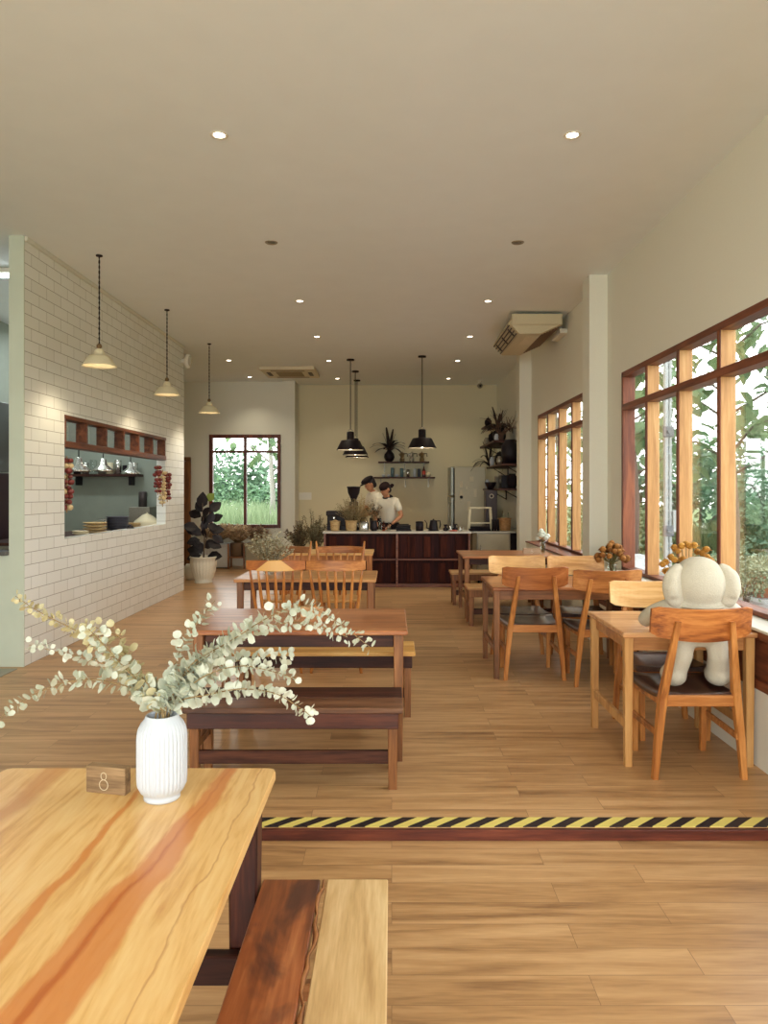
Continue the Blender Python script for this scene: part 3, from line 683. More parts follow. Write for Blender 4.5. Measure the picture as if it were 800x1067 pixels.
def twotone():
    m = wood('two_tone_crest', (136, 74, 34), (168, 98, 48), (190, 118, 60), 'X', .35, shift=False).copy(); m.name = 'two_tone_crest_sapwood'
    t = m.node_tree; N = t.nodes; L = t.links; b = N['Principled BSDF']; src = b.inputs['Base Color'].links[0].from_socket
    tcn = N.new('ShaderNodeTexCoord'); s = N.new('ShaderNodeSeparateXYZ'); L.new(tcn.outputs['Object'], s.inputs[0])
    q = N.new('ShaderNodeMath'); q.operation = 'MULTIPLY_ADD'; L.new(s.outputs['Z'], q.inputs[0]); q.inputs[1].default_value = -1.3; q.inputs[2].default_value = 1.265
    a = N.new('ShaderNodeMath'); a.operation = 'ABSOLUTE'; L.new(s.outputs['X'], a.inputs[0])
    g = N.new('ShaderNodeMath'); g.operation = 'LESS_THAN'; L.new(a.outputs[0], g.inputs[0]); L.new(q.outputs[0], g.inputs[1])
    mx = N.new('ShaderNodeMix'); mx.data_type = 'RGBA'; L.new(g.outputs[0], mx.inputs[0]); L.new(src, mx.inputs[6]); mx.inputs[7].default_value = (*lin((222, 170, 98)), 1)
    L.new(mx.outputs[2], b.inputs['Base Color']); return m
spindle_chair('spindle-back chair with two-tone crest rail, left of the near pair', -.945, 6.26, 0, twotone(), 'spindle-back chairs')
spindle_chair('spindle-back chair with plain orange crest rail, right of the near pair', -.455, 6.26, 0, teakx, 'spindle-back chairs')
spindle_chair('brown-railed post chair on the far side of the second left table, left one', -1.06, 7.25, PI, redw, 'post chairs facing the camera', posts=True)
spindle_chair('orange-railed post chair on the far side of the second left table, right one', -.52, 7.25, PI, teakx, 'post chairs facing the camera', posts=True)

# ---- right hand tables
t1 = wood('pinkish_tabletop', (176, 118, 72), (204, 150, 100), (222, 176, 128), 'X', .26)
table('small square table by the near window behind the plush rabbit', 1.25, 1.98, 3.99, 4.72, .73, t1, blondz, leg_in=.036, lw=.048, mats=wood('apron_tan', (150, 98, 54), (182, 126, 74), (204, 152, 98), 'X', .4))
table('wide orange-brown table in the middle of the window side', .80, 1.98, 5.86, 6.64, .73, tt_red, redwz, leg_in=.036, lw=.05, mats=redw)
table('farthest window-side table with the white flowers', .83, 1.965, 8.62, 9.5, .73, tt_red, redwz, mats=darkw)
bench('blond bench on the near side of the farthest window-side table', .83, 1.9, 8.12, 8.52, .43, [wood('tan_plank', (160, 110, 62), (192, 142, 88), (212, 166, 110), 'X', .35)], redwz, lw=.06)
bench('low bench on the far side of the farthest window-side table', .77, 1.9, 9.62, 9.98, .43, [wood('tan_plank', (160, 110, 62), (192, 142, 88), (212, 166, 110), 'X', .35)], redwz, lw=.05)
g = 'teak chairs with curved backrests'
crest_o = wood('figured_crest', (112, 58, 26), (168, 98, 46), (198, 128, 66), 'X', .34, 1.5)
c0 = teak_chair('teak chair in the right foreground with the plush rabbit', 1.60, 4.06, 0, crest_o, g)
teak_chair('blond-backed chair facing the camera behind the plush rabbit', 1.70, 4.65, PI, blond, g)
teak_chair('teak chair seen from behind at the middle window table, left one', 1.13, 6.06, 0, wood('brown_crest', (128, 70, 34), (160, 94, 48), (186, 118, 66), 'X', .34), g)
teak_chair('teak chair seen from behind at the middle window table, right one', 1.64, 5.86, 0, teakx, g)
teak_chair('blond-backed chair facing the camera across the middle window table, left', 1.15, 6.56, PI, blond, g)
teak_chair('blond-backed chair facing the camera across the middle window table, right', 1.69, 6.56, PI, wood('tan_crest', (176, 120, 64), (204, 150, 88), (222, 174, 112), 'X', .36), g)

# ------------------------------------------------------------------ plush rabbit
def remeshed(name, mb, mat, parent, vox=.012, smooth=3):
    o = mb.build(name, mat, parent)
    md = o.modifiers.new('join', 'REMESH'); md.mode = 'VOXEL'; md.voxel_size = vox; md.use_smooth_shade = True
    if smooth:
        sm = o.modifiers.new('soft', 'SMOOTH'); sm.iterations = smooth; sm.factor = .5
    return o
plush = plain('cream_plush', (196, 188, 168), .95, bump=.35, bscale=170, var=.05, spec=.15)
t = thing('plush_rabbit', 'cream plush rabbit with long ears sitting backwards in the right foreground chair', 'toy', (1.64, 3.93, 0))
b = MB()
b.ell((0, .0, .80), (.155, .085, .135), 18); b.ell((0, .02, .87), (.15, .085, .07), 16)
for s in (-1, 1):
    b.tube([(s*.09, .02, .865), (s*.16, .03, .862), (s*.215, .07, .835), (s*.235, .14, .80)], [.062, .060, .052, .045], 12); b.ell((s*.235, .15, .79), (.046, .046, .042), 12)
    b.tube([(s*.085, .0, .71), (s*.095, .0, .62), (s*.115, .05, .53)], [.058, .054, .062], 12); b.ell((s*.12, .06, .508), (.070, .085, .062), 14)
b.ell((0, .02, 1.00), (.142, .118, .142), 20); b.ell((0, .02, 1.06), (.12, .1, .088), 18); b.ell((0, .10, .98), (.075, .06, .06), 14)
remeshed('body', b, plush, t, .010, 8)
for s in (-1, 1):
    b = MB(); b.tube([(s*.10, .008, 1.095), (s*.13, .0, 1.075), (s*.155, -.015, 1.03), (s*.16, -.02, .98), (s*.152, -.02, .94)], [.026, .036, .042, .046, .040], 14)
    b.ell((s*.146, -.018, .98), (.064, .030, .108), 14, Matrix.Rotation(s*.12, 4, 'Y'))
    remeshed('ear', b, plush, t, .009, 5)
for s in (-1, 1):
    b = MB(); b.ell((s*.045, .128, 1.035), (.010, .008, .012), 8); b.build('eye', black, t)
b = MB(); b.ell((0, .160, 1.0), (.014, .01, .01), 8); b.build('nose', plain('pink_felt', (190, 130, 120), .8), t)
b = MB()
b.tube([(.10*math.cos(a)*1.15, .02+.075*math.sin(a)-.03, .885) for a in [2*PI*k/16 for k in range(16)]], .006, 6, closed=True); b.build('collar_seam', plush, t)

# ------------------------------------------------------------------ vase, block, eucalyptus
t = thing('ribbed_vase', 'white ribbed ceramic vase standing on the foreground table', 'vase', (-.612, 1.97, .68))
prof = [(.0, 0), (.044, 0), (.047, .003), (.047, .010), (.044, .014), (.056, .024), (.0625, .040), (.064, .06), (.064, .165), (.0615, .185), (.055, .202), (.045, .213), (.042, .222), (.040, .224), (.037, .221), (.038, .20), (.05, .17), (.05, .03), (0, .02)]
def rib(a, z): return .022*math.cos(36*a)*(1 if .03 < z < .2 else 0)
b = MB(); b.lathe(prof, n=216, rib=rib, caps=False); b.build('vase_body', whitec, t)
EG = 'eucalyptus branches in the ribbed vase'
leafe = leafm('eucalyptus_leaf', (184, 190, 170), (216, 218, 202), .6, .15, 20); leafe2 = leafm('dry_eucalyptus_leaf', (184, 172, 128), (212, 204, 166), .6, .15, 20)
stemb = plain('twig_brown', (140, 116, 76), .7)
def euc(pts, label, size=.016, dens=1.0, mat=None, dep=0, thick=1):
    # pts photo points at the depth of the vase
    P = []
    for i, (px, py) in enumerate(pts):
        f = i/(len(pts)-1); Y = 1.97+dep*f; P.append(Vector((X(px, Y), Y, Zt(py, Y))))
    base = Vector((-.612+R.uniform(-.015, .015), 1.97+R.uniform(-.015, .015), .75)); neck = Vector((-.612+R.uniform(-.02, .02), 1.97+R.uniform(-.02, .02), .905))
    P = [base, neck]+P
    # resample by catmull-rom
    Q = []
    for i in range(1, len(P)):
        p0 = P[max(i-2, 0)]; p1 = P[i-1]; p2 = P[i]; p3 = P[min(i+1, len(P)-1)]
        for k in range(8):
            u = k/8; Q.append(.5*((2*p1)+(p2-p0)*u+(2*p0-5*p1+4*p2-p3)*u*u+(3*p1-p0-3*p2+p3)*u**3))
    Q.append(P[-1]); n = len(Q)
    t = thing('eucalyptus_branch', label, 'plant', tuple(neck), 0, EG)
    off = neck; size = size*1.18
    b = MB(); b.tube([q-off for q in Q], [.0028-.002*i/n for i in range(n)], 5); b.build('stem', stemb, t)
    b = MB(); acc = 0; L = 0
    for i in range(9, n-1):
        seg = (Q[i+1]-Q[i]); acc += seg.length; L += seg.length; tdir = seg.normalized()
        f = (i-8)/(n-9)
        step = size*.43/dens
        while acc > step:
            acc -= step
            a = R.uniform(0, 2*PI); o1 = tdir.orthogonal().normalized(); o2 = tdir.cross(o1)
            for s in (0, PI):
                d = (o1*math.cos(a+s)+o2*math.sin(a+s)+tdir*R.uniform(.1, .8)).normalized()
                sz = size*(1.15-.55*f)*R.uniform(.75, 1.2)
                nr = (tdir+Vector((R.uniform(-.8, .8), R.uniform(-.8, .8), R.uniform(-.8, .8))))
                p = Q[i]+seg*R.random()-off+d*R.uniform(0, .012*thick)
                b.leaf(p, d, nr, sz*1.25, sz*1.3, R.uniform(-.15, .2), True)
    b.build('leaves', mat or leafe, t)
    return t
euc([(150, 708), (118, 684), (88, 662), (55, 645), (35, 634), (16, 621)], 'eucalyptus branch reaching highest at the far left', .015, .9, leafe2, .1)
euc([(152, 718), (130, 696), (108, 672), (92, 655)], 'leafy eucalyptus branch in the upper left cluster', .020, 1.2, None, -.08, 1.6)
euc([(148, 722), (122, 700), (98, 686), (72, 682), (30, 672)], 'sparse left eucalyptus branch ending in tiny leaves', .016, .8, None, .15)
euc([(150, 715), (132, 690), (125, 665), (88, 650)], 'left eucalyptus branch in the middle of the left cluster', .019, 1.1, leafe2, .05, 1.5)
euc([(148, 722), (120, 712), (90, 708), (58, 714), (28, 728), (0, 748)], 'lowest left eucalyptus branch drooping past the frame edge', .018, .85, None, -.15)
euc([(172, 722), (180, 700), (192, 668), (212, 640), (224, 626)], 'upright eucalyptus branch right of centre above the vase', .018, 1.0, None, .12, 1.2)
euc([(182, 722), (200, 692), (240, 668), (282, 642), (314, 632), (345, 644), (385, 674)], 'longest eucalyptus branch arching right over the reddish table', .019, 1.1, None, -.05, 1.3)
euc([(184, 720), (212, 690), (250, 660), (290, 650), (325, 650), (362, 664)], 'eucalyptus branch arching right just below the longest one', .019, 1.1, None, .1, 1.4)
euc([(186, 724), (215, 700), (250, 688), (282, 684), (303, 683)], 'short right eucalyptus branch pointing level below the arch', .018, 1.1, None, .2, 1.3)
euc([(186, 726), (214, 704), (250, 694), (285, 700), (309, 707)], 'right eucalyptus branch with drooping tip in front of the bench', .018, 1.0, None, -.12, 1.3)
euc([(188, 730), (216, 724), (250, 718), (285, 722), (310, 736), (325, 747)], 'lowest right eucalyptus branch before the dark bench', .0175, .95, None, -.2)
euc([(178, 722), (196, 700), (222, 680), (246, 664)], 'dense short eucalyptus branch above the vase mouth', .021, 1.3, None, 0, 1.8)

def block(label, x, y, z, rz, wd, hh, dp, mat, digit, chalk):
    t = thing('number_block', label, 'table number', (x, y, z), rz, 'wooden table number blocks')
    b = MB(); b.box((0, 0, hh/2), (wd, dp, hh), bev=.0015); b.build('block', mat, t)
    if digit:
        b = MB(); s = hh/.07
        for cx, cz, rx, rz_ in ((-.001, .046, .008, .0095), (-.001, .023, .0125, .0135)):
            b.tube([((cx+rx*math.cos(a))*s-.004, -dp/2-.0006, (cz+rz_*math.sin(a))*s) for a in [2*PI*k/26 for k in range(26)]], .0011*s, 5, closed=True)
        b.build('chalk_number', chalk, t)
    return t
oldw = wood('weathered_block', (96, 74, 50), (134, 106, 74), (160, 130, 94), 'X', .8, 2)
chalk = plain('chalk', (196, 180, 150), .9)
block('weathered wooden number block with a chalk eight on the foreground table', X(113, 2.01), 2.01, .68, -.22, .118, .072, .028, oldw, True, chalk)
block('small wooden number block on the reddish table', X(325, 4.5), 4.5, .73, .05, .135, .062, .03, wood('tan_block', (150, 106, 66), (180, 134, 90), (200, 156, 112), 'X', .6), True, chalk)
block('pale wooden number block beside the white flowers', X(554, 8.95), 8.95, .73, 0, .21, .07, .05, wood('pale_block', (150, 120, 92), (178, 150, 120), (200, 176, 148), 'X', .7), True, plain('white_mark', (225, 215, 200), .8))

# ------------------------------------------------------------------ flowers in glasses
def flowers(label, x, y, z, vh, vr, heads, leafmat, spread, height, hs, n, cat='flowers', twig=.0025, vasemat=None):
    v = thing('glass_vase', 'small glass vase '+label[1], 'vase', (x, y, z), 0, 'glass vases on tables')
    b = MB(); b.lathe([(0, 0), (vr*.7, 0), (vr*.75, .01), (vr, vh*.6), (vr*.95, vh*.85), (vr*1.1, vh), (vr*1.02, vh), (vr*.86, vh*.85), (vr*.9, vh*.6), (vr*.65, .015), (0, .012)], n=18, caps=False); b.build('vase_body', vasemat or jar, v)
    t = thing('flower_bunch', label[0], cat, (x, y, z+.015), 0, 'flower bunches on tables')
    bs = MB(); bh = MB(); bl = MB()
    for i in range(n):
        a = R.uniform(0, 2*PI); rr = math.sqrt(R.random())*spread; hz = height*(1-.45*(rr/spread)**2)*R.uniform(.8, 1.02)
        tip = Vector((rr*math.cos(a), rr*.8*math.sin(a), hz)); base = Vector((R.uniform(-1, 1)*vr*.4, R.uniform(-1, 1)*vr*.4, .0))
        neck = Vector((math.cos(a)*vr*.5, math.sin(a)*vr*.5, vh-.01))
        bs.tube([base, neck, neck.lerp(tip, .5)+Vector((0, 0, .02)), tip], twig, 5)
        M_ = Matrix.Rotation(R.uniform(-.5, .5), 4, 'X')
        for q in range(9):
            aa = 2*PI*q/9; dd = Vector((math.cos(aa), math.sin(aa), .35+.5*(q % 2))); bh.leaf(tip, dd, (0, 0, 1), hs, hs*.8, .25)
        bh.ell(tip+Vector((0, 0, hs*.25)), (hs*.62, hs*.62, hs*.6), 7)
        if leafmat:
            for q in range(2): bl.leaf(neck.lerp(tip, R.uniform(.3, .8)), (math.cos(a+q*2), math.sin(a+q*2), .4), (0, 0, 1), .05, .018)
    bs.build('stems', plain('stem_olive', (110, 104, 60), .7), t); bh.build('blooms', heads, t)
    if leafmat: bl.build('leaves', leafmat, t)
    else: bl.bm.free()
drybrown = leafm('dried_brown_petals', (120, 74, 34), (176, 120, 58), .8, .1, 12)
gold = leafm('golden_dried_petals', (170, 116, 44), (214, 160, 74), .7, .1, 12)
whitef = leafm('white_petals', (220, 222, 206), (240, 240, 228), .7, .1, 12)
flowers(('dried golden flowers on the small table behind the plush rabbit', 'holding golden dried flowers behind the plush rabbit'), 1.80, 4.5, .73, .16, .04, gold, None, .19, .46, .034, 26)
flowers(('dried brown flower bunch on the middle window-side table', 'holding brown dried flowers at the window'), 1.90, 6.38, .73, .14, .04, drybrown, None, .13, .30, .042, 46)
flowers(('white flowers on the farthest window-side table', 'with white flowers on the farthest window-side table'), 1.85, 9.05, .73, .15, .035, whitef, leafm('flower_leaf', (90, 110, 60), (130, 140, 90)), .07, .30, .048, 10)
def sprays(t, mbs, mbl, base, n, spread, h, leaf, lw, per=14, lean=(0, 0), up=.5):
    for i in range(n):
        a = R.uniform(0, 2*PI); rr = math.sqrt(R.random())*spread; hh = h*R.uniform(.6, 1.05)*(1-.35*(rr/spread)**2)
        tip = Vector(base)+Vector((rr*math.cos(a)+lean[0], rr*math.sin(a)*.7+lean[1], hh)); b0 = Vector(base)+Vector((R.uniform(-.02, .02), R.uniform(-.02, .02), 0))
        mid = b0.lerp(tip, .5)+Vector((0, 0, hh*.12)); path = [b0, mid, tip]; mbs.tube(path, [.003, .002, .001], 4)
        for k in range(per):
            f = .3+.7*(k+R.random())/per; p = (b0.lerp(mid, f*2) if f < .5 else mid.lerp(tip, f*2-1))
            aa = R.uniform(0, 2*PI); mbl.leaf(p, (math.cos(aa), math.sin(aa), up), (R.uniform(-1, 1), R.uniform(-1, 1), 1), leaf*R.uniform(.7, 1.2), lw, .1)
v = thing('glass_vase', 'clear glass jar of greyish dried flowers on the second left table', 'vase', (X(280, 6.8), 6.8, .73), 0, 'glass vases on tables')
b = MB(); b.lathe([(0, 0), (.045, 0), (.05, .01), (.05, .11), (.04, .14), (.045, .155), (.04, .155), (.036, .14), (.045, .11), (.044, .015), (0, .012)], n=18, caps=False); b.build('vase_body', jar, v)
t = thing('dried_bouquet', 'wide greyish dried bouquet in a jar on the second left table', 'flowers', (X(280, 6.8), 6.8, .75))
s_, l_ = MB(), MB(); sprays(t, s_, l_, (0, 0, 0), 90, .24, .42, .026, .018, 18)
s_.build('stems', stemb, t); l_.build('blossoms', leafm('grey_dried_blossom', (150, 142, 112), (200, 194, 166), .8, .1, 30), t)

# ------------------------------------------------------------------ bar counter
CYF = 11.43; cx0, cx1 = X(337, CYF), X(490, CYF); ctop = .862
t = thing('bar_counter', 'dark wooden bar counter with pale top and cubby front', 'counter', ((cx0+cx1)/2, CYF+.30, 0))
w = cx1-cx0; b = MB(); b.box((0, 0, ctop-.015), (w+.03, .62, .03), bev=.004); b.build('countertop', plain('pale_stone_top', (196, 190, 176), .35, bscale=15, var=.04), t)
panel = wood('mahogany_panel', (34, 12, 14), (52, 20, 18), (76, 32, 22), 'Z', .6, .8, spec=.15)
b = MB(); b.box((0, .05, (ctop-.03)/2), (w-.02, .54, ctop-.034), bev=.002)
b.build('carcass', panel, t)
dm = wood('counter_rail_wood', (80, 44, 34), (116, 70, 52), (140, 90, 68), 'X', .4)
for xx in (-w/2+.02, 0.02, w/2-.02):
    if abs(xx-.02) < .001: xx = 0.0
    b = MB(); b.box((xx, -.28, (ctop-.03)/2), (.03, .10, ctop-.04), bev=.002); b.build('divider', dm, t)
b = MB(); b.box((0, -.285, .43), (w-.05, .085, .022), bev=.002); b.build('shelf_rail', dm, t)
b = MB(); b.box((0, -.285, .03), (w-.03, .07, .05), bev=.002); b.build('plinth', dm, t)
for xx in [ -w/2+.12+.245*i for i in range(9)]:
    b = MB(); b.box((xx, -.232, .22), (.11, .02, .30), bev=.002); b.box((xx+.02, -.232, .62), (.11, .02, .32), bev=.002); b.build('door_panel', wood('mahogany_light', (44, 18, 16), (66, 30, 22), (90, 44, 30), 'Z', .7, spec=.12), t)

# stainless undercounter fridge and the second counter unit
t = thing('undercounter_fridge', 'low stainless steel fridge at the right end of the bar', 'fridge', (X(514, 11.9), 12.2, 0))
fw = 35*11.9/F
b = MB(); b.box((0, 0, .43), (fw, .6, .765), bev=.006); b.build('casing', steel, t)
b = MB(); b.box((0.02, .0, .828), (fw+.22, .62, .03), bev=.004); b.build('top', steel, t)
b = MB(); b.box((-.0, -.315, .43), (fw-.03, .03, .74), bev=.006); dr = b.build('door', plain('warm_steel', (150, 138, 112), .4, .5, bscale=4, var=.12), t)
b = MB(); b.tube([(-fw/2+.06, -.33, .3), (-fw/2+.06, -.36, .32), (-fw/2+.06, -.36, .6), (-fw/2+.06, -.33, .62)], .008); b.build('handle', chrome, dr)
b = MB(); b.box((fw/2+.055, .01, .44), (.11, .56, .74), bev=.003); b.build('side_cover', blackm, t)
for sx in (-1, 1):
    for sy in (-1, 1):
        b = MB(); b.beam((sx*(fw/2-.04), sy*.25, 0), (sx*(fw/2-.04), sy*.25, .05), .03, .03); b.build('foot', blackm, t)

# tall fridge behind
t = thing('tall_refrigerator', 'tall refrigerator with papers stuck on its side in the back right corner', 'refrigerator', (1.52, 14.72, 0))
b = MB(); b.box((0, 0, .99), (.60, .75, 1.94), bev=.01); b.build('cabinet', plain('fridge_beige', (196, 186, 156), .4, .1, var=.02), t)
b = MB(); b.box((-.345, 0, .7), (.06, .74, 1.34), bev=.01); b.box((-.345, 0, 1.68), (.06, .74, .56), bev=.01); dr = b.build('door', plain('fridge_grey', (150, 152, 140), .35, .4), t)
b = MB(); b.box((-.31, -.372, .98), (.02, .01, 1.9), bev=.001); b.build('door_gasket', blackm, t)
b = MB(); b.tube([(-.385, -.3, .6), (-.41, -.3, .62), (-.41, -.3, 1.25), (-.385, -.3, 1.27)], .012); b.build('handle', steel, dr)
for i, (xx, zz, ww, hh) in enumerate(((-.17, 1.62, .06, .12), (-.18, 1.40, .05, .22), (.03, 1.72, .08, .10), (.10, 1.45, .06, .16), (-.02, 1.2, .06, .18), (-.07, 1.55, .04, .05))):
    b = MB(); b.box((xx, -.379, zz), (ww, .004, hh), bev=0); tag(b.build('paper_note', plain('note_paper', (222, 212, 184), .9), None, (1.52, 14.72, 0)), ['small note high on the fridge side', 'long note left on the fridge side', 'wide note top right on the fridge side', 'tall note right on the fridge side', 'lowest note on the fridge side', 'tiny note near the top of the fridge side'][i], 'note', 'paper notes on the refrigerator')
b = MB(); b.lathe([(0, 0), (.03, 0), (.03, .01), (0, .01)], n=14, caps=False); o = b.build('magnet', black, None, (1.52-.17, 14.345, 1.37)); o.rotation_euler = (PI/2, 0, 0); tag(o, 'round dark magnet on the fridge side', 'magnet')

# ------------------------------------------------------------------ shelves on the bar wall
def wall_shelf(label, x0, x1, z, dep=.22):
    t = thing('wall_shelf', label, 'shelf', ((x0+x1)/2, YB, z), 0, 'dark shelves on the back wall'); w = x1-x0
    b = MB(); b.box((0, -dep/2, -.015), (w, dep, .03), bev=.003); b.build('board', darkw, t)
    for u in (-.38, 0.02, .40):
        b = MB(); b.box((u*w, -.008, -.12), (.02, .012, .18), bev=.001); b.box((u*w, -dep*.4, -.035), (.02, dep*.8, .01), bev=.001); b.tube([(u*w, -.01, -.19), (u*w, -dep*.7, -.04)], .005, 5); b.build('bracket', steel, t)
SY = YB-.12
wall_shelf('upper dark shelf on the back wall with the round black vase', X(394, SY), X(447, SY), Zt(481, SY))
wall_shelf('lower dark shelf on the back wall with tins and cups', X(389, SY), X(453, SY), Zt(497, SY))
zu, zl = Zt(481, SY), Zt(497, SY)
t = thing('round_vase', 'round black vase on the upper back shelf', 'vase', (X(405.5, SY), SY, zu))
b = MB(); b.lathe([(0, 0), (.05, 0), (.085, .03), (.11, .09), (.1, .15), (.055, .2), (.045, .225), (.035, .225), (.045, .19), (0, .1)], n=20, caps=False); b.build('vase_body', black, t)
def strap_plant(label, loc, n, L, mat, width=.028, droop=.8, group=None, lim=None):
    t = thing('strap_leaf_plant', label, 'plant', loc, 0, group); b = MB()
    for i in range(n):
        a = 2*PI*i/n+R.uniform(-.3, .3); up = R.uniform(.6, 1.5) if i % 4 else 3.5; l = L*R.uniform(.7, 1.1)
        path = []; p = Vector((0, 0, 0)); d = Vector((math.cos(a), math.sin(a)*.6, up)).normalized()
        q = Vector((-d.y, d.x, 0)); q = q.normalized() if q.length > .1 else Vector((1, 0, 0)); secs = []
        for k in range(9):
            wv = width*(.5+1.2*math.sin(PI*min(1, (k+1)/9*.95)))*.5; n_ = d.cross(q).normalized()
            secs.append([tuple(p-q*wv), tuple(p+n_*.004), tuple(p+q*wv), tuple(p-n_*.002)])
            p = p+d*l/8
            if lim:
                p = Vector((min(p.x, lim[0]), min(p.y, lim[1]), p.z))
            d = (d+Vector((0, 0, -droop*.12*(1 if i % 4 else .25)))).normalized()
        b.loft(secs)
    b.build('leaves', mat, t); return t
pdark = leafm('dark_leaf', (44, 32, 34), (72, 58, 44), .5, .0, 10)
strap_plant('spiky dark plant in the round black vase on the upper shelf', (X(405.5, SY), SY, zu+.2), 15, .48, pdark, .045, 1.9, lim=(9, .10))
def pot_moka(label, x, y, z, m):
    t = thing('moka_pot', label, 'coffee pot', (x, y, z), 0, 'moka pots on the upper shelf')
    b = MB(); b.lathe([(0, 0), (.048, 0), (.05, .06), (.034, .085), (.036, .09), (.05, .17), (.01, .19), (.01, .205), (0, .205)], n=8, smooth=False, caps=False); b.build('pot_body', m, t)
    b = MB(); b.tube([(.045, 0, .16), (.10, 0, .165), (.105, 0, .10)], .009, 6); b.build('handle', black, t)
    b = MB(); b.tube([(-.04, 0, .12), (-.07, 0, .165)], [.016, .006], 6); b.build('spout', m, t)
bronze = plain('aged_brass', (128, 108, 72), .45, .4)
pot_moka('brown moka pot beside the round black vase', X(419, SY), SY, zu, bronze)
pot_moka('silver moka pot in the middle of the upper shelf', X(429, SY), SY, zu, chrome)
pot_moka('brown moka pot at the right end of the upper shelf', X(439.5, SY), SY, zu, bronze)
def tin(label, x, y, z, r, h, m, name='coffee_tin', cat='tin', group='tins and cups on the lower shelf', capm=None):
    t = thing(name, label, cat, (x, y, z), 0, group)
    b = MB(); b.lathe([(0, 0), (r, 0), (r, h*.86), (r*.92, h*.88), (0, h*.88)], n=16, caps=False); b.build('tin_body', m, t)
    b = MB(); b.lathe([(0, h*.86), (r*1.03, h*.86), (r*1.03, h*.97), (r*.6, h), (0, h)], n=16, caps=False); b.build('lid', capm or m, t)
def cup(label, x, y, z, m, r=.035, h=.05, group='tins and cups on the lower shelf'):
    t = thing('cup', label, 'cup', (x, y, z), 0, group)
    b = MB(); b.lathe([(0, 0), (r*.55, 0), (r*.9, h*.5), (r, h), (r*.92, h), (r*.8, h*.5), (0, h*.15)], n=16, caps=False); b.build('cup_body', m, t)
    b = MB(); b.tube([(r*.9, 0, h*.8), (r*1.5, 0, h*.7), (r*1.4, 0, h*.35), (r*.8, 0, h*.3)], .004, 5); b.build('handle', m, t)
cup('white cup at the far left of the lower shelf', X(399.5, SY), SY, zl, whitec); cup('second white cup from the left on the lower shelf', X(404.5, SY), SY, zl, whitec)
blue = plain('blue_tin', (98, 124, 128), .45); tin('blue-grey tin at the left of the lower shelf', X(408.8, SY), SY, zl, .035, .19, blue)
cup('white cup between the two blue-grey tins', X(413, SY), SY, zl, whitec)
tin('blue-grey tin in the middle of the lower shelf', X(418.5, SY), SY, zl, .035, .18, blue)
tin('silver tin right of the blue-grey tins', X(425, SY), SY, zl, .032, .15, chrome, capm=black)
tin('white tin left of the dark bottle on the lower shelf', X(432, SY), SY, zl, .032, .17, whitec)
tin('dark tin on the lower shelf', X(436.5, SY), SY, zl, .03, .17, plain('dark_tin', (70, 74, 84), .4))
t = thing('bottle', 'dark bottle with a red label on the lower shelf', 'bottle', (X(441.5, SY), SY, zl))
b = MB(); b.lathe([(0, 0), (.032, 0), (.034, .02), (.034, .13), (.014, .17), (.012, .22), (0, .22)], n=14, caps=False); b.build('bottle_body', plain('maroon_glass', (80, 34, 30), .2), t)
b = MB(); b.lathe([(.0352, .05), (.0352, .12)], n=14, caps=False); b.build('label', plain('red_label', (200, 78, 54), .6), t)
t = thing('round_pot', 'small cream round pot at the right end of the lower shelf', 'pot', (X(446, SY), SY, zl))
b = MB(); b.lathe([(0, 0), (.03, 0), (.055, .035), (.05, .075), (.02, .09), (0, .095)], n=16, caps=False); b.build('pot_body', cream, t)
b = MB(); b.ell((0, 0, .098), (.01, .01, .01), 8); b.build('lid_knob', cream, t)

# ------------------------------------------------------------------ shelves and dark clutter on the right alcove wall
def side_shelf(label, x0, y0, y1, z):
    t = thing('corner_shelf', label, 'shelf', (XR, (y0+y1)/2, z), 0, 'dark shelves on the right alcove wall'); d = XR-x0
    b = MB(); b.box((-d/2, 0, -.018), (d, y1-y0, .036), bev=.003); b.build('board', darkw, t)
    for yy in (y0+.2, y1-.2):
        b = MB(); q = yy-(y0+y1)/2; b.box((-.012, q, -.12), (.016, .03, .18), bev=.001); b.tube([(-.01, q, -.2), (-d*.7, q, -.04)], .008, 5); b.build('bracket', black, t)
zA, zB, zC_, zD = 2.73, 2.36, 1.94, 1.535
side_shelf('topmost short dark shelf high in the back right alcove', 1.77, 14.0, 14.6, zA)
side_shelf('second dark shelf from the top in the back right alcove', 1.74, 12.6, 14.6, zB)
side_shelf('third dark shelf from the top in the back right alcove', 1.78, 12.0, 13.9, zC_)
side_shelf('lowest dark shelf at eye level in the back right alcove', 1.74, 12.0, 14.1, zD)
def pot(label, x, y, z, r, h, m, name='pot', cat='pot', group='pots on the alcove shelves', lid=None):
    t = thing(name, label, cat, (x, y, z), 0, group)
    b = MB(); b.lathe([(0, 0), (r*.7, 0), (r, h*.4), (r*.95, h*.75), (r*.6, h*.92), (r*.65, h), (r*.5, h), (r*.5, h*.9), (0, h*.5)], n=18, caps=False); b.build('pot_body', m, t)
    if lid: b = MB(); b.lathe([(0, h), (r*.66, h), (r*.4, h*1.08), (.012, h*1.1), (.014, h*1.17), (0, h*1.18)], n=14, caps=False); b.build('lid', lid, t)
    return t
pot('small dark lidded pot on the topmost alcove shelf', 1.86, 14.25, zA, .07, .15, blackm, lid=blackm)
pot('pale jar on the second alcove shelf, left end', 1.84, 14.3, zB, .06, .16, plain('pale_jar', (150, 140, 118), .5), name='jar', cat='jar')
pot('dark round pot on the second alcove shelf', 1.9, 13.7, zB, .11, .22, blackm); pot('dark kettle-shaped pot in the middle of the second alcove shelf', 1.92, 13.2, zB, .12, .24, black, lid=black)
pot('white jar on the second alcove shelf', 1.84, 12.95, zB, .045, .13, whitec, name='jar', cat='jar')
pot('large dark round jug on the third alcove shelf next to the column', 1.96, 12.25, zC_, .15, .40, black, name='jug', cat='jug')
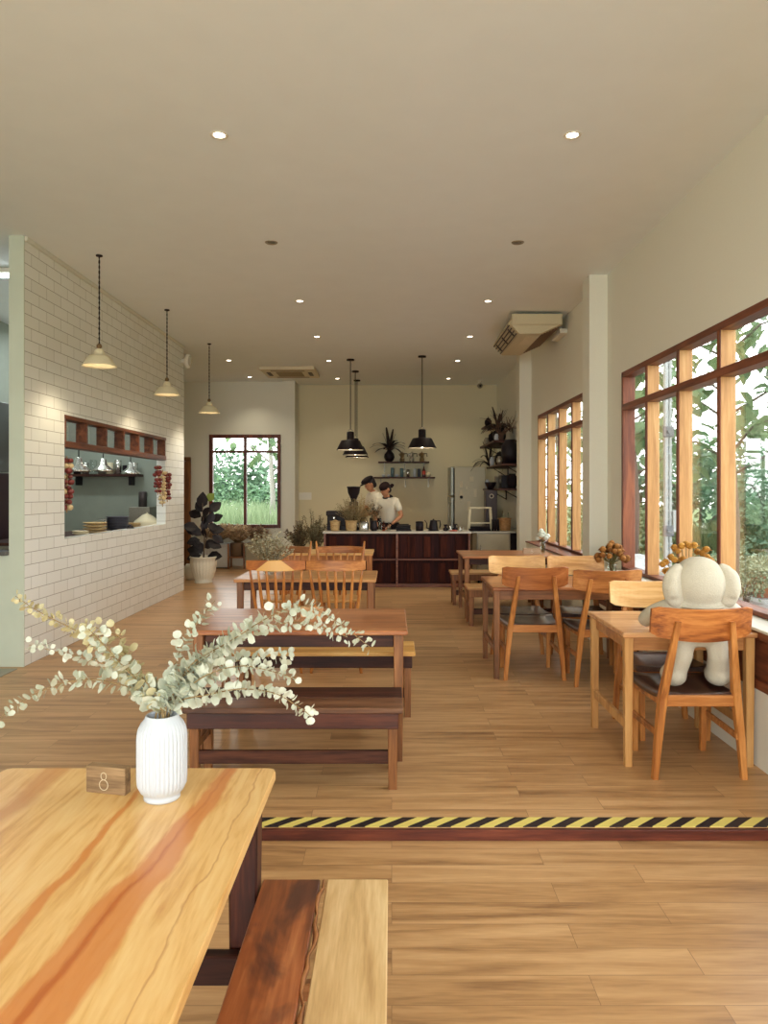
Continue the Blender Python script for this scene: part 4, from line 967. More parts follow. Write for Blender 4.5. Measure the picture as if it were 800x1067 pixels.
pot('white small jug on the third alcove shelf, left end', X(512.5, 13.7), 13.7, zC_, .045, .18, whitec, name='jug', cat='jug')
pot('dark lidded pot on the third alcove shelf, left of the large jug', 1.92, 13.1, zC_, .10, .22, black, lid=black); pot('steel pot on the third alcove shelf', 1.86, 12.75, zC_, .05, .15, steel)
t = strap_plant('drooping dark fern at the left end of the third alcove shelf', (1.86, 14.1, zC_+.02), 26, .48, pdark, .024, 2.2, lim=(.26, 9))
strap_plant('dark arching plant on top of the alcove shelves', (1.9, 13.2, zB+.22), 24, .42, pdark, .04, 2.4, lim=(.22, 9))
t = thing('bare_branches', 'bare dry branches rising from the alcove shelf plants', 'branches', (1.88, 12.7, zB)); b = MB()
for i in range(16):
    a = R.uniform(0, 2*PI); p = Vector((0, 0, 0)); path = [tuple(p)]; d = Vector((math.cos(a)*.6, math.sin(a)*.9, 1.3)).normalized()
    for k in range(7): p = p+d*.085; p.x = min(p.x, .25); path.append(tuple(p)); d = (d+Vector((R.uniform(-.35, .35), R.uniform(-.35, .35), R.uniform(-.4, .2)))).normalized()
    b.tube(path, [.009-.001*k for k in range(8)], 5)
    path2 = [path[4], tuple(Vector(path[4])+Vector((R.uniform(-.1, .1), R.uniform(-.1, .1), .14)))]; b.tube(path2, .004, 4)
b.lathe([(0, 0), (.04, 0), (.05, .06), (.03, .12), (0, .1)], n=10)
b.build('twigs', plain('dark_twig', (86, 62, 48), .8), t)
t = thing('radio', 'black boxy radio on the eye-level alcove shelf', 'radio', (1.93, 12.55, zD))
b = MB(); b.box((0, 0, .11), (.18, .34, .22), bev=.008); b.box((-.02, -.172, .11), (.12, .006, .16)); b.build('case', black, t)
b = MB(); b.tube([(-.092, -.06, .12), (-.1, -.06, .12)], .035, 14); b.build('dial', steel, t)
t = thing('framed_box', 'pale square box left of the radio on the alcove shelf', 'box', (1.90, 13.1, zD)); b = MB(); b.box((0, 0, .10), (.14, .14, .20), bev=.006); b.build('box_body', plain('grey_box', (120, 112, 96), .6), t); b = MB(); b.box((0, 0, .205), (.146, .146, .02), bev=.003); b.build('lid', plain('grey_box_lid', (138, 128, 108), .6), t)
pot('white small jug on the eye-level alcove shelf, left end', X(507.5, 13.9), 13.9, zD, .045, .17, whitec, name='jug', cat='jug'); pot('grey bowl pot on the eye-level alcove shelf', X(512, 13.6), 13.6, zD, .055, .1, steel)
pot('dark cone-shaped pot beside the radio near the column', 1.98, 12.15, zD, .09, .24, blackm)

# second work counter along the right alcove wall, with the machines
t = thing('back_work_counter', 'dark work counter along the right alcove wall behind the steel fridge', 'counter', (1.83, 13.35, 0))
b = MB(); b.box((0, 0, .41), (.62, 1.5, .80), bev=.004); b.build('carcass', darkwz, t); b = MB(); b.box((0, 0, .828), (.66, 1.56, .03), bev=.004); b.build('worktop', steel, t)
for yy in (-.37, .37):
    b = MB(); b.box((-.318, yy, .42), (.016, .68, .70), bev=.003); b.build('door', darkwz, t)
t = thing('coffee_grinder', 'tall dark machine with a round dial beside the refrigerator', 'coffee machine', (X(511, 12.75), 12.75, .843))
b = MB(); b.box((0, 0, .36), (.20, .24, .62), bev=.01); b.box((0, 0, .03), (.26, .3, .06), bev=.01); b.build('housing', plain('dark_brown_enamel', (52, 34, 34), .4), t)
b = MB(); b.tube([(0.0, -.122, .56), (0, -.132, .56)], .04, 20); b.build('dial', plain('dial_face', (190, 176, 150), .4), t)
b = MB(); b.tube([(0.0, -.132, .56), (0, -.137, .56)], .024, 16); b.build('dial_centre', black, t)
b = MB(); b.lathe([(.05, .67), (.10, .78), (.10, .80), (0, .80)], n=16); b.build('hopper', black, t)
t = thing('small_rack', 'cream two-tier wooden rack on the work surface before the refrigerator', 'rack', (X(500, 12.2), 12.2, .843))
b = MB(); b.box((0, 0, .37), (.36, .2, .022), bev=.004); b.build('top_shelf', cream, t); b = MB(); b.box((0, 0, .12), (.34, .2, .02), bev=.004); b.build('lower_shelf', cream, t)
for sx in (-1, 1):
    for sy in (-1, 1):
        b = MB(); b.beam((sx*.19, sy*.09, 0), (sx*.165, sy*.085, .36), .022, .022); b.build('leg', cream, t)

# on the steel fridge
zf = .843
def wicker(label, x, y, z, r, h, m, lid=False, group='woven baskets'):
    t = thing('woven_basket', label, 'basket', (x, y, z), 0, group); secs = []
    b = MB(); n = 40
    prof = [(0, .004), (r*.82, 0)]+[(r*(.84+.16*k/14)*(1+.025*(k % 2)), h*(k+.5)/14.5) for k in range(14)]+[(r*1.03, h), (r*.95, h), (r*.8, .02), (0, .018)]
    b.lathe(prof, n=n, rib=lambda a, z: .014*math.cos(20*a), caps=False); b.build('basket_body', m, t)
    b = MB(); b.tube([(r*1.02*math.cos(a), r*1.02*math.sin(a), h) for a in [2*PI*k/24 for k in range(24)]], .007, 6, closed=True); b.build('rim', m, t)
    if lid: b = MB(); b.lathe([(0, h*1.18), (.012, h*1.17), (r*.5, h*1.08), (r*.98, h*1.0)], n=24, caps=False); b.build('lid', m, t)
    return t
rattan = wood('rattan', (128, 86, 48), (168, 122, 74), (194, 150, 100), 'X', .7, 3); paper = wood('straw', (150, 118, 74), (182, 150, 102), (202, 174, 128), 'X', .8, 3)
wicker('woven basket with bottles at the right end of the steel fridge', X(527.5, 11.95), 12.1, zf, .10, .20, rattan)
def glassb(label, x, y, z, r, h, m, name='bottle', cat='bottle', group='bottles and jars on the bar'):
    t = thing(name, label, cat, (x, y, z), 0, group)
    b = MB(); b.lathe([(0, 0), (r, 0), (r, h*.6), (r*.4, h*.78), (r*.36, h), (r*.28, h), (r*.3, h*.78), (r*.9, h*.6), (r*.9, .01), (0, .008)], n=14, caps=False); b.build('bottle_body', m, t)
    b = MB(); b.lathe([(0, h*.99), (r*.42, h*.99), (r*.42, h*1.07), (0, h*1.07)], n=10, caps=False); b.build('stopper', steel, t)
glassb('clear bottle leaning tall in the basket, left', X(524, 12.08), 12.06, zf+.03, .032, .27, jar); glassb('clear bottle in the basket, right', X(530, 12.1), 12.14, zf+.03, .03, .25, jar)
for i, px in enumerate((513.5, 516.2, 519)):
    tin(['dark canister left of the basket, first of three', 'dark canister left of the basket, middle of three', 'dark canister touching the woven basket'][i], X(px, 11.95), 11.98, zf, .018, .19, black, name='canister', cat='canister', group='dark canisters beside the basket')
t = thing('serving_tray', 'dark round-cornered tray with a rim on the steel fridge', 'tray', (X(500, 11.9), 11.95, zf)); b = MB(); b.box((0, 0, .02), (.34, .16, .03), bev=.012); b.box((0, 0, .05), (.30, .14, .03), bev=.012); b.build('tray_body', blackm, t)
b = MB(); b.tube([(.15*math.cos(a), .07*math.sin(a), .07) for a in [2*PI*k/20 for k in range(20)]], .006, 5, closed=True); b.build('rim', black, t)

# ------------------------------------------------------------------ on the counter
yc = CYF+.22
wicker('small lidded straw basket at the left end of the bar', X(349, yc), yc, ctop, .078, .15, paper, True)
wicker('straw planter basket holding the dried bush on the bar', X(366, yc), yc, ctop, .095, .16, paper)
t = thing('dried_bush', 'dried grey-green bush in the straw basket on the bar', 'plant', (X(366, yc), yc, ctop+.08)); s_, l_ = MB(), MB()
sprays(t, s_, l_, (0, 0, 0), 70, .27, .46, .028, .010, 22); s_.build('stems', stemb, t); l_.build('leaves', leafm('olive_dried_leaf', (124, 112, 82), (178, 162, 122), .8, .1, 20), t)
t = thing('dried_grass', 'blond dried grass standing behind the straw basket on the bar', 'plant', (X(377, yc+.2), yc+.2, ctop)); s_, l_ = MB(), MB()
b = MB(); b.lathe([(0, 0), (.05, 0), (.06, .12), (.05, .12), (0, .02)], n=14, caps=False); b.build('holder', black, t)
sprays(t, s_, l_, (0, 0, .02), 60, .2, .56, .03, .008, 16); s_.build('stems', plain('straw_stem', (176, 148, 96), .8), t); l_.build('ears', leafm('straw_ear', (150, 126, 80), (196, 170, 118), .8, .1, 20), t)
t = thing('bean_grinder', 'black coffee grinder with a wide hopper behind the dried bush', 'coffee grinder', (X(368.5, 11.95), 11.95, ctop))
b = MB(); b.box((0, 0, .03), (.18, .24, .06), bev=.01); b.box((0, .02, .25), (.14, .16, .42), bev=.02); b.build('body', black, t)
b = MB(); b.lathe([(.035, .44), (.05, .50), (.095, .60), (.105, .68), (.112, .685), (.112, .70), (0, .705)], n=24); b.build('hopper', black, t)
b = MB(); b.tube([(0, -.06, .3), (0, -.13, .27)], .018, 8); b.build('spout', steel, t)
t = thing('espresso_machine', 'black espresso machine half hidden behind the straw baskets', 'coffee machine', (X(352, 11.95), 11.92, ctop))
b = MB(); b.box((0, 0, .04), (.34, .22, .08), bev=.01); b.box((0, .05, .16), (.34, .12, .2), bev=.01); b.box((0, 0, .27), (.36, .24, .08), bev=.015); b.build('body', black, t)
b = MB(); b.tube([(-.05, -.08, .23), (-.05, -.08, .19)], .025, 10); b.tube([(-.05, -.08, .2), (-.05, -.18, .2)], .01, 6); b.build('portafilter', chrome, t)
t = thing('steel_kettle', 'steel cylindrical kettle on the bar left of the black vase', 'kettle', (X(379, yc), yc, ctop))
b = MB(); b.lathe([(0, 0), (.075, 0), (.08, .02), (.08, .12), (.065, .145), (.0, .155)], n=24, caps=False); b.build('kettle_body', chrome, t)
b = MB(); b.tube([(-.055, 0, .145), (-.04, 0, .2), (.04, 0, .2), (.055, 0, .145)], .006, 6); b.build('handle', black, t); b = MB(); b.tube([(-.075, 0, .06), (-.115, 0, .13)], [.014, .007], 7); b.build('spout', chrome, t)
t = thing('tall_vase', 'tall black vase with a dark sprig on the bar', 'vase', (X(389.5, yc), yc, ctop)); b = MB(); b.lathe([(0, 0), (.045, 0), (.055, .05), (.05, .12), (.045, .15), (.05, .165), (.04, .165), (0, .1)], n=18, caps=False); b.build('vase_body', black, t)
t = thing('dark_sprig', 'dark leafy sprig in the tall black vase in front of the people', 'plant', (X(389.5, yc), yc, ctop+.11)); s_, l_ = MB(), MB(); sprays(t, s_, l_, (0, 0, 0), 16, .13, .42, .04, .014, 14); s_.build('stems', stemb, t); l_.build('leaves', leafm('dark_olive_leaf', (60, 56, 40), (98, 88, 60), .7, .0, 20), t)
glassb('clear tall bottle on the bar right of the black vase', X(396, yc), yc, ctop, .028, .22, jar); glassb('clear bottle with pinkish content before the woman', X(399.8, yc), yc-.05, ctop, .025, .15, glassy('pink_glass', (.9, .6, .5), .3)); glassb('short clear bottle before the woman on the bar', X(405, yc), yc, ctop, .03, .13, jar)
t = thing('tray_stack', 'stack of dark trays on the bar before the woman', 'trays', (X(420.5, yc), yc, ctop)); b = MB()
for k in range(4): b.box((R.uniform(-.01, .01), 0, .012+.024*k), (.24-.01*k, .2, .018), bev=.006)
b.build('trays', black, t); b = MB(); b.box((0, -.02, .104), (.16, .02, .012), bev=.004); b.build('grip', blackm, t)
tin('black canister on the bar between the trays and the kettle', X(437, yc), yc, ctop, .06, .15, black, name='canister', cat='canister', group='bottles and jars on the bar', capm=blackm)
t = thing('gooseneck_kettle', 'black gooseneck kettle on the bar', 'kettle', (X(451.5, yc), yc, ctop)); b = MB(); b.lathe([(0, 0), (.075, 0), (.072, .03), (.055, .15), (.05, .165), (.012, .175), (.012, .19), (0, .19)], n=20, caps=False); b.build('kettle_body', black, t)
b = MB(); b.tube([(-.065, 0, .03), (-.11, 0, .05), (-.105, 0, .12), (-.14, 0, .17)], [.012, .009, .007, .006], 7); b.build('spout', black, t); b = MB(); b.tube([(.05, 0, .155), (.1, 0, .16), (.11, 0, .10), (.095, 0, .04)], .009, 7); b.build('handle', black, t)
b = MB(); b.lathe([(0, -.0), (.09, 0), (.09, .012), (0, .012)], n=20, caps=False); b.build('base', black, t)
for i, (px, hh, mm) in enumerate(((464, .10, black), (469, .08, chrome), (474, .11, black), (479, .07, chrome))):
    t = thing('pour_over_server', ['black pour-over server right of the gooseneck kettle', 'small chrome server between two black ones', 'black pour-over server, right of the chrome one', 'low chrome server at the right end of the bar'][i], 'coffee server', (X(px, yc), yc, ctop), 0, 'coffee servers on the bar')
    b = MB(); b.lathe([(0, 0), (.035, 0), (.04, hh*.35), (.015, hh*.6), (.032, hh), (.028, hh), (.012, hh*.6), (0, .02)], n=16, caps=False); b.build('server_body', mm, t)
    b = MB(); b.tube([(.03, 0, hh*.9), (.055, 0, hh*.7), (.04, 0, hh*.3)], .005, 5); b.build('handle', mm, t)
t = thing('red_cloth', 'folded red cloth on the bar edge below the servers', 'cloth', (X(472, yc-.1), yc-.12, ctop)); b = MB(); b.box((0, 0, .007), (.12, .07, .014), bev=.005); b.box((.02, .0, .018), (.07, .06, .01), bev=.004); b.build('cloth_body', plain('red_fabric', (176, 84, 66), .9), t)

# ------------------------------------------------------------------ people
skin = plain('skin_tone', (186, 128, 92), .6, var=.03)
def skin_mesh(verts, edges, rads, sub=1):
    me = bpy.data.meshes.new('sk'); me.from_pydata([tuple(v) for v in verts], edges, []); o = bpy.data.objects.new('sk', me); C.objects.link(o)
    md = o.modifiers.new('s', 'SKIN'); md.use_smooth_shade = True
    for i, r in enumerate(rads):
        rr = r if isinstance(r, tuple) else (r, r); me.skin_vertices[0].data[i].radius = rr
    me.skin_vertices[0].data[0].use_root = True
    o.modifiers.new('ss', 'SUBSURF').levels = sub
    dg = bpy.context.evaluated_depsgraph_get(); ev = o.evaluated_get(dg); m2 = bpy.data.meshes.new_from_object(ev)
    bm = bmesh.new(); bm.from_mesh(m2); bpy.data.objects.remove(o); bpy.data.meshes.remove(m2)
    return bm
def add_bm(mb, bm):
    me = bpy.data.meshes.new('t'); bm.to_mesh(me); bm.free(); mb.bm.from_mesh(me); bpy.data.meshes.remove(me)
def person(label, x, y, yaw, H, headturn, arms, cap, shirt_m, neck_cloth, lean):
    # facing -Y in local space; yaw turns; lean = forward bend of the upper body
    t = thing('person', label, 'person', (x, y, 0), yaw); s = H/1.68
    def q(a, b, c):  # forward lean about the hips
        z = c-.92; ang = lean if z > 0 else 0
        return Vector((a*s, (b*1-max(z, 0)*math.sin(ang))*s, (min(c, .92)+max(z, 0)*math.cos(ang))*s))
    V = [q(0, 0, .93), q(0, 0, 1.08), q(0, .01, 1.22), q(0, .01, 1.36), q(0, 0, 1.44), q(0, -.01, 1.50)]
    E = [(0, 1), (1, 2), (2, 3), (3, 4), (4, 5)]; Rr = [(.15*s, .105*s), (.125*s, .095*s), (.145*s, .105*s), (.14*s, .09*s), (.055*s, .055*s), (.05*s, .05*s)]
    def add(p, par, r): V.append(Vector(p)); E.append((par, len(V)-1)); Rr.append(r); return len(V)-1
    for sx in (-1, 1):
        k = add(q(sx*.10, 0, .86), 0, .085*s); k = add(q(sx*.10, -.01, .48), k, .058*s); k = add(q(sx*.10, .02, .09), k, .04*s); add(q(sx*.10, -.12, .03), k, .03*s)
    hands = []
    for sx, (el, ha) in zip((-1, 1), arms):
        k = add(q(sx*.17, .01, 1.37), 3, .055*s); k = add(q(sx*el[0], el[1], el[2]), k, .042*s); k2 = add(q(sx*ha[0], ha[1], ha[2]), k, .028*s); hands.append((q(sx*ha[0], ha[1], ha[2]), (q(sx*ha[0], ha[1], ha[2])-q(sx*el[0], el[1], el[2])).normalized(), sx))
    mb = MB(); add_bm(mb, skin_mesh(V, E, Rr))
    for h, d, sx in hands:
        pe = d.cross(Vector((0, 0, 1))); pe = pe.normalized() if pe.length > .1 else Vector((1, 0, 0)); nn = pe.cross(d).normalized()
        palm = h+d*.06*s; M_ = Matrix((tuple(pe)+(0,), tuple(d)+(0,), tuple(nn)+(0,), (0, 0, 0, 1))).transposed()
        mb.ell(palm, (.038*s, .05*s, .018*s), 10, M_)
        for i, (off, ln) in enumerate(((-.027, .062), (-.009, .075), (.009, .07), (.027, .055))):
            p0 = palm+pe*off*s+d*.035*s; p1 = p0+d*ln*.5*s-nn*.008*s; p2 = p1+d*ln*.4*s-nn*.025*s; mb.tube([p0, p1, p2], [.0095*s, .009*s, .007*s], 6)
        p0 = palm-pe*sx*.03*s; mb.tube([p0, p0-pe*sx*.025*s+d*.02*s, p0-pe*sx*.03*s+d*.05*s], [.012*s, .01*s, .008*s], 6)
    hc = q(0, -.035, 1.585); Mh = Matrix.Rotation(headturn, 4, 'Z') @ Matrix.Rotation(lean+.35, 4, 'X')
    def hp(a, b, c): return hc+(Mh @ Vector((a*s, b*s, c*s)))
    mb.ell(hc+Mh @ Vector((0, .01*s, .02*s)), (.077*s, .095*s, .098*s), 18, Mh); mb.ell(hp(0, -.025, -.045), (.056*s, .065*s, .07*s), 14, Mh)
    mb.loft([[tuple(hp(u*.008, -.085+.0*v, .02)) for u, v in ((-1, 0), (1, 0), (0, 1))], [tuple(hp(u*.016, -.095-(.018 if v else 0), -.02)) for u, v in ((-1, 0), (1, 0), (0, 1))]])
    for sx in (-1, 1): mb.ell(hp(sx*.078, .01, -.005), (.012*s, .02*s, .032*s), 8, Mh)
    mb.ell(hp(0, -.088, -.052), (.024*s, .008*s, .008*s), 8, Mh)
    o = mb.build('body', skin, t); md = o.modifiers.new('join', 'REMESH'); md.mode = 'VOXEL'; md.voxel_size = .0075; md.use_smooth_shade = True
    for sx in (-1, 1):
        b = MB(); b.ell(hp(sx*.03, -.082, .012), (.012*s, .006*s, .007*s), 8, Mh); b.build('eye', black, t)
    # hair and cap
    hair = plain('black_hair', (30, 22, 24), .6)
    b = MB(); b.ell(hp(0, .03, .03), (.086*s, .088*s, .098*s), 18, Mh); b.ell(hp(0, .06, -.03), (.066*s, .05*s, .07*s), 12, Mh); b.build('hair', hair, t)
    b = MB()
    if cap == 'flat':
        b.ell(hp(0, .0, .085), (.100*s, .118*s, .05*s), 18, Mh); b.ell(hp(0, .0, .065), (.09*s, .105*s, .04*s), 16, Mh); b.ell(hp(0, -.10, .062), (.07*s, .06*s, .012*s), 14, Mh); b.build('flat_cap', blackm, t)
    else:
        b.ell(hp(0, .012, .052), (.09*s, .105*s, .078*s), 18, Mh); b.leaf(hp(.0, .1, .0), Mh @ Vector((.3, 1, -.3)), (1, 0, 0), .11, .08); b.ell(hp(0, .11, .01), (.022*s, .02*s, .02*s), 8, Mh); b.build('head_scarf', plain('dark_brown_cloth', (40, 24, 24), .85, spec=.2), t)
        b = MB(); b.ell(q(.03, .055, 1.44), (.06*s, .035*s, .055*s), 12); b.ell(q(.02, .062, 1.40), (.045*s, .03*s, .05*s), 10); b.build('neckerchief', black, t)
    # shirt
    V2 = [q(0, 0, .90), q(0, 0, 1.08), q(0, .01, 1.22), q(0, .01, 1.37)]; E2 = [(0, 1), (1, 2), (2, 3)]; R2 = [(.175*s, .13*s), (.155*s, .12*s), (.172*s, .13*s), (.16*s, .118*s)]; V2.append(q(0, .0, 1.425)); E2.append((3, 4)); R2.append((.075*s, .075*s))
    for sx, (el, ha) in zip((-1, 1), arms):
        V2.append(q(sx*.165, .01, 1.38)); E2.append((3, len(V2)-1)); R2.append(.075*s)
        a = q(sx*.17, .01, 1.37); e_ = q(sx*el[0], el[1], el[2]); V2.append(a.lerp(e_, .72)); E2.append((len(V2)-2, len(V2)-1)); R2.append(.068*s)
    mb = MB(); add_bm(mb, skin_mesh(V2, E2, R2)); mb.build('shirt', shirt_m, t)
    b = MB(); b.tube([q(.068*math.cos(a), .066*math.sin(a)+.005, 1.452+.022*math.sin(a)) for a in [2*PI*k/18 for k in range(18)]], .015*s, 7, closed=True); b.build('collar', neck_cloth, t)
    # apron and trousers
    mb = MB(); secs = []
    for z, rx, ry in ((1.0, .178, .14), (.9, .19, .15), (.7, .2, .15), (.55, .2, .15)):
        secs.append([tuple(q(rx*math.cos(a), ry*math.sin(a), z)) for a in [2*PI*k/24 for k in range(24)]])
    mb.loft(secs); mb.build('apron', blackm, t)
    for sx in (-1, 1):
        b = MB(); b.tube([q(sx*.10, 0, .86), q(sx*.10, -.01, .48), q(sx*.10, .02, .07)], [.098*s, .075*s, .062*s], 14); b.build('trouser_leg', plain('dark_trousers', (48, 44, 50), .8), t)
        b = MB(); b.ell(q(sx*.10, -.05, .035), (.05*s, .13*s, .035*s), 12); b.build('shoe', blackm, t)
shirtw = plain('white_shirt', (226, 218, 198), .85, bump=.2, bscale=16, var=.03)
person('woman in white short-sleeved shirt and dark head scarf looking down behind the bar', X(406, 12.45), 12.45, -.5, 1.62, -.35,
       [((.22, -.10, 1.10), (.10, -.30, 1.02)), ((.27, -.02, 1.12), (.17, -.24, .98))], 'scarf', shirtw, black, .20)
person('man in white t-shirt and dark flat cap facing left behind the woman', X(395, 12.85), 12.85, -1.1, 1.72, -.1,
       [((.20, -.12, 1.12), (.12, -.33, 1.05)), ((.20, -.10, 1.12), (.12, -.32, 1.05))], 'flat', shirtw, shirtw, .22)

# ------------------------------------------------------------------ back left corner
t = thing('ribbed_planter', 'large white fluted planter holding the fig at the tiled wall end', 'planter', (X(209.5, 11.9), 12.05, 0))
b = MB(); b.lathe([(0, 0), (.145, 0), (.15, .02), (.13, .035), (.155, .08), (.195, .2), (.21, .32), (.212, .40), (.222, .405), (.222, .425), (.20, .425), (.19, .34), (0, .33)], n=120, rib=lambda a, z: .02*math.cos(24*a) if .05 < z < .39 else 0, caps=False); b.build('planter_body', plain('cream_glaze', (222, 214, 192), .45), t)
b = MB(); b.lathe([(0, .35), (.185, .36), (.185, .34), (0, .33)], n=20, caps=False); b.build('soil', plain('soil', (58, 44, 36), .95, bump=.5, bscale=30), t)
t = thing('fiddle_leaf_fig', 'dark fiddle leaf fig in the white fluted planter', 'plant', (X(209.5, 11.9), 12.05, .345))
b = MB(); b.tube([(0, 0, 0), (.02, 0, .4), (-.01, 0, .8), (-.02, .0, 1.05)], [.014, .012, .009, .006], 8); b.tube([(.01, 0, .25), (.1, 0, .5), (.14, 0, .75)], [.01, .008, .006], 7); b.build('trunk', plain('fig_trunk', (110, 92, 72), .8), t)
b = MB(); b2 = MB()
for (dx, dz, ang, L, tw) in ((-.03, .80, 2.1, .20, 0), (-.04, .86, 1.4, .28, .4), (.08, .80, .8, .26, .3), (-.04, .72, 2.7, .26, .2), (.12, .66, .5, .22, .1), (-.08, .55, 3.0, .26, .3), (.1, .5, .1, .24, -.3), (-.03, .42, 2.4, .24, .6), (.14, .42, -.6, .22, .2), (-.06, .35, 3.4, .22, .5), (.08, .3, -.3, .24, .8), (-.02, .5, 1.2, .22, 1.2), (.05, .38, 1.9, .2, -1.2), (-.05, .15, 2.9, .26, .3), (-.04, .1, 3.4, .24, 0), (.06, .08, .05, .26, .1), (.02, .6, 1.6, .22, -.8), (-.03, .2, 2.2, .2, 1.1), (.06, .58, -.2, .2, .5), (-.02, .3, -1.9, .2, .4), (.0, .72, 1.0, .22, -.4), (-.09, .45, 2.6, .22, .3), (.09, .62, 1.2, .2, .6), (.0, .22, .6, .24, -.2), (-.03, .12, 2.2, .22, .1)):
    dd = Vector((math.cos(ang), R.uniform(-.5, .3), math.sin(ang)*.9)); b.leaf((dx, R.uniform(-.04, .04), dz), dd, (math.sin(tw), -1, .4), L, L*.72, .12)
b2.leaf((.05, .03, .98), (.6, 0, .7), (0, -1, .2), .17, .15, .1); b2.build('young_leaf', leafm('young_green', (120, 140, 60), (160, 176, 90)), t)
b.build('leaves', leafm('fig_leaf', (24, 18, 24), (44, 36, 36), .45, .0, 10), t)
t = thing('small_planter', 'small white round planter half hidden behind the fluted planter', 'planter', (X(197, 12.3), 12.45, 0)); b = MB(); b.lathe([(0, 0), (.09, 0), (.12, .08), (.12, .2), (.09, .26), (.08, .26), (.09, .2), (0, .15)], n=24, caps=False); b.build('planter_body', plain('cream_glaze', (222, 214, 192), .45), t)
b = MB(); b.lathe([(0, .2), (.085, .21), (.085, .19), (0, .19)], n=14, caps=False); b.build('soil', MATS['soil'], t)
t = thing('white_cabinet', 'low white cabinet under the back window', 'cabinet', (X(220, 14.3), 14.35, 0)); b = MB(); b.box((0, 0, .25), (.72, .36, .46), bev=.008); b.build('cabinet_body', plain('cool_white', (206, 208, 204), .5), t)
for sx in (-1, 1):
    b = MB(); b.box((sx*.18, -.185, .25), (.34, .012, .42), bev=.003); dr = b.build('door', plain('cool_white', (206, 208, 204), .5), t)
    b = MB(); b.ell((sx*.04, -.196, .28), (.01, .01, .01), 8); b.build('knob', steel, dr)
b = MB(); b.box((0, 0, .01), (.66, .34, .02), bev=0); b.build('plinth', blackm, t)
t = thing('plant_stand', 'wooden four-legged plant stand right of the white cabinet', 'stand', (X(247, 14.2), 14.25, 0)); b = MB(); b.box((0, 0, .22), (.26, .26, .03), bev=.003); b.build('platform', redw, t)
for sx in (-1, 1):
    for sy in (-1, 1): b = MB(); b.beam((sx*.15, sy*.13, 0), (sx*.15, sy*.13, .48), .03, .03); b.build('leg', redwz, t)
t = thing('dark_pot', 'brown cylindrical pot on the wooden plant stand', 'pot', (X(247, 14.2), 14.25, .235)); b = MB(); b.lathe([(0, 0), (.10, 0), (.12, .24), (.125, .26), (.11, .26), (.1, .03), (0, .02)], n=20, caps=False); b.build('pot_body', plain('brown_pot', (128, 104, 78), .6), t); b = MB(); b.lathe([(0, .2), (.1, .21), (.1, .19)], n=14, caps=False); b.build('soil', MATS['soil'], t)
t = thing('square_planter', 'grey square planter under the right half of the back window', 'planter', (X(266, 14.2), 14.3, 0)); b = MB(); b.box((0, 0, .24), (.36, .36, .48), bev=.01); b.build('planter_body', plain('taupe_pot', (150, 138, 112), .7), t)
b = MB()
for sx, sy, w_, d_ in ((0, -.17, .4, .05), (0, .17, .4, .05), (-.17, 0, .05, .3), (.17, 0, .05, .3)): b.box((sx, sy, .48), (w_, d_, .03), bev=.006)
b.build('rim', plain('taupe_pot', (150, 138, 112), .7), t)
drym = leafm('buff_dried', (186, 158, 122), (226, 204, 170), .9, .1, 12)
for (px, Y, zb, n, sp_, hh, lab) in ((228, 14.3, .48, 230, .50, .36, 'fluffy buff dried grass heap on the white cabinet'), (248, 14.2, .44, 170, .34, .40, 'buff dried grass in the pot on the wooden stand'), (266, 14.25, .44, 110, .30, .36, 'darker dried grass in the grey square planter')):
    t = thing('dried_grass_clump', lab, 'plant', (X(px, Y), Y, zb), 0, 'dried clumps under the back window'); s_, l_ = MB(), MB(); sprays(t, s_, l_, (0, -.02, .03), n, sp_, hh, .05, .024, 20)
    s_.build('stems', stemb, t); l_.build('plumes', drym if px < 260 else leafm('brown_dried', (130, 102, 80), (176, 148, 116), .9, .1, 12), t)
# herbs left of the bar
for (px, Y, n, sp_, hh, lab, a_, c_) in ((312, 12.6, 70, .30, .50, 'dark bushy dried plant left of the bar, left one', (76, 64, 50), (134, 118, 90)), (329, 12.3, 70, .28, .62, 'grey-green bushy plant right beside the bar', (90, 84, 64), (150, 142, 112))):
    t = thing('tall_planter', 'dark planter under the '+lab, 'planter', (X(px, Y), Y, 0), 0, 'planters beside the bar'); b = MB(); b.lathe([(0, 0), (.13, 0), (.17, .48), (.175, .5), (.155, .5), (.14, .42), (0, .4)], n=20, caps=False); b.build('planter_body', plain('brown_planter', (82, 60, 46), .7), t); b = MB(); b.lathe([(0, .44), (.14, .45), (.14, .43)], n=14, caps=False); b.build('soil', MATS['soil'], t)
    t = thing('bushy_plant', lab, 'plant', (X(px, Y), Y, .44), 0, 'bushy plants beside the bar'); s_, l_ = MB(), MB(); sprays(t, s_, l_, (0, 0, 0), n, sp_, hh, .04, .018, 24, up=.8)
    for k in range(5):
        xx = R.uniform(-.2, .2); hh2 = hh*R.uniform(1.0, 1.25); s_.tube([(0, 0, 0), (xx*.6, 0, hh2*.5), (xx, 0, hh2)], [.005, .004, .002], 5)
        for m_ in range(26): f = .55+.45*m_/26; aa = R.uniform(0, 6.28); l_.leaf((xx*f, 0, hh2*f), (math.cos(aa), math.sin(aa), .5), (0, 0, 1), .04, .02)
    s_.build('stems', stemb, t); l_.build('leaves', leafm('herb_leaf_'+('a' if px == 312 else 'b'), a_, c_, .8, .1, 12), t)

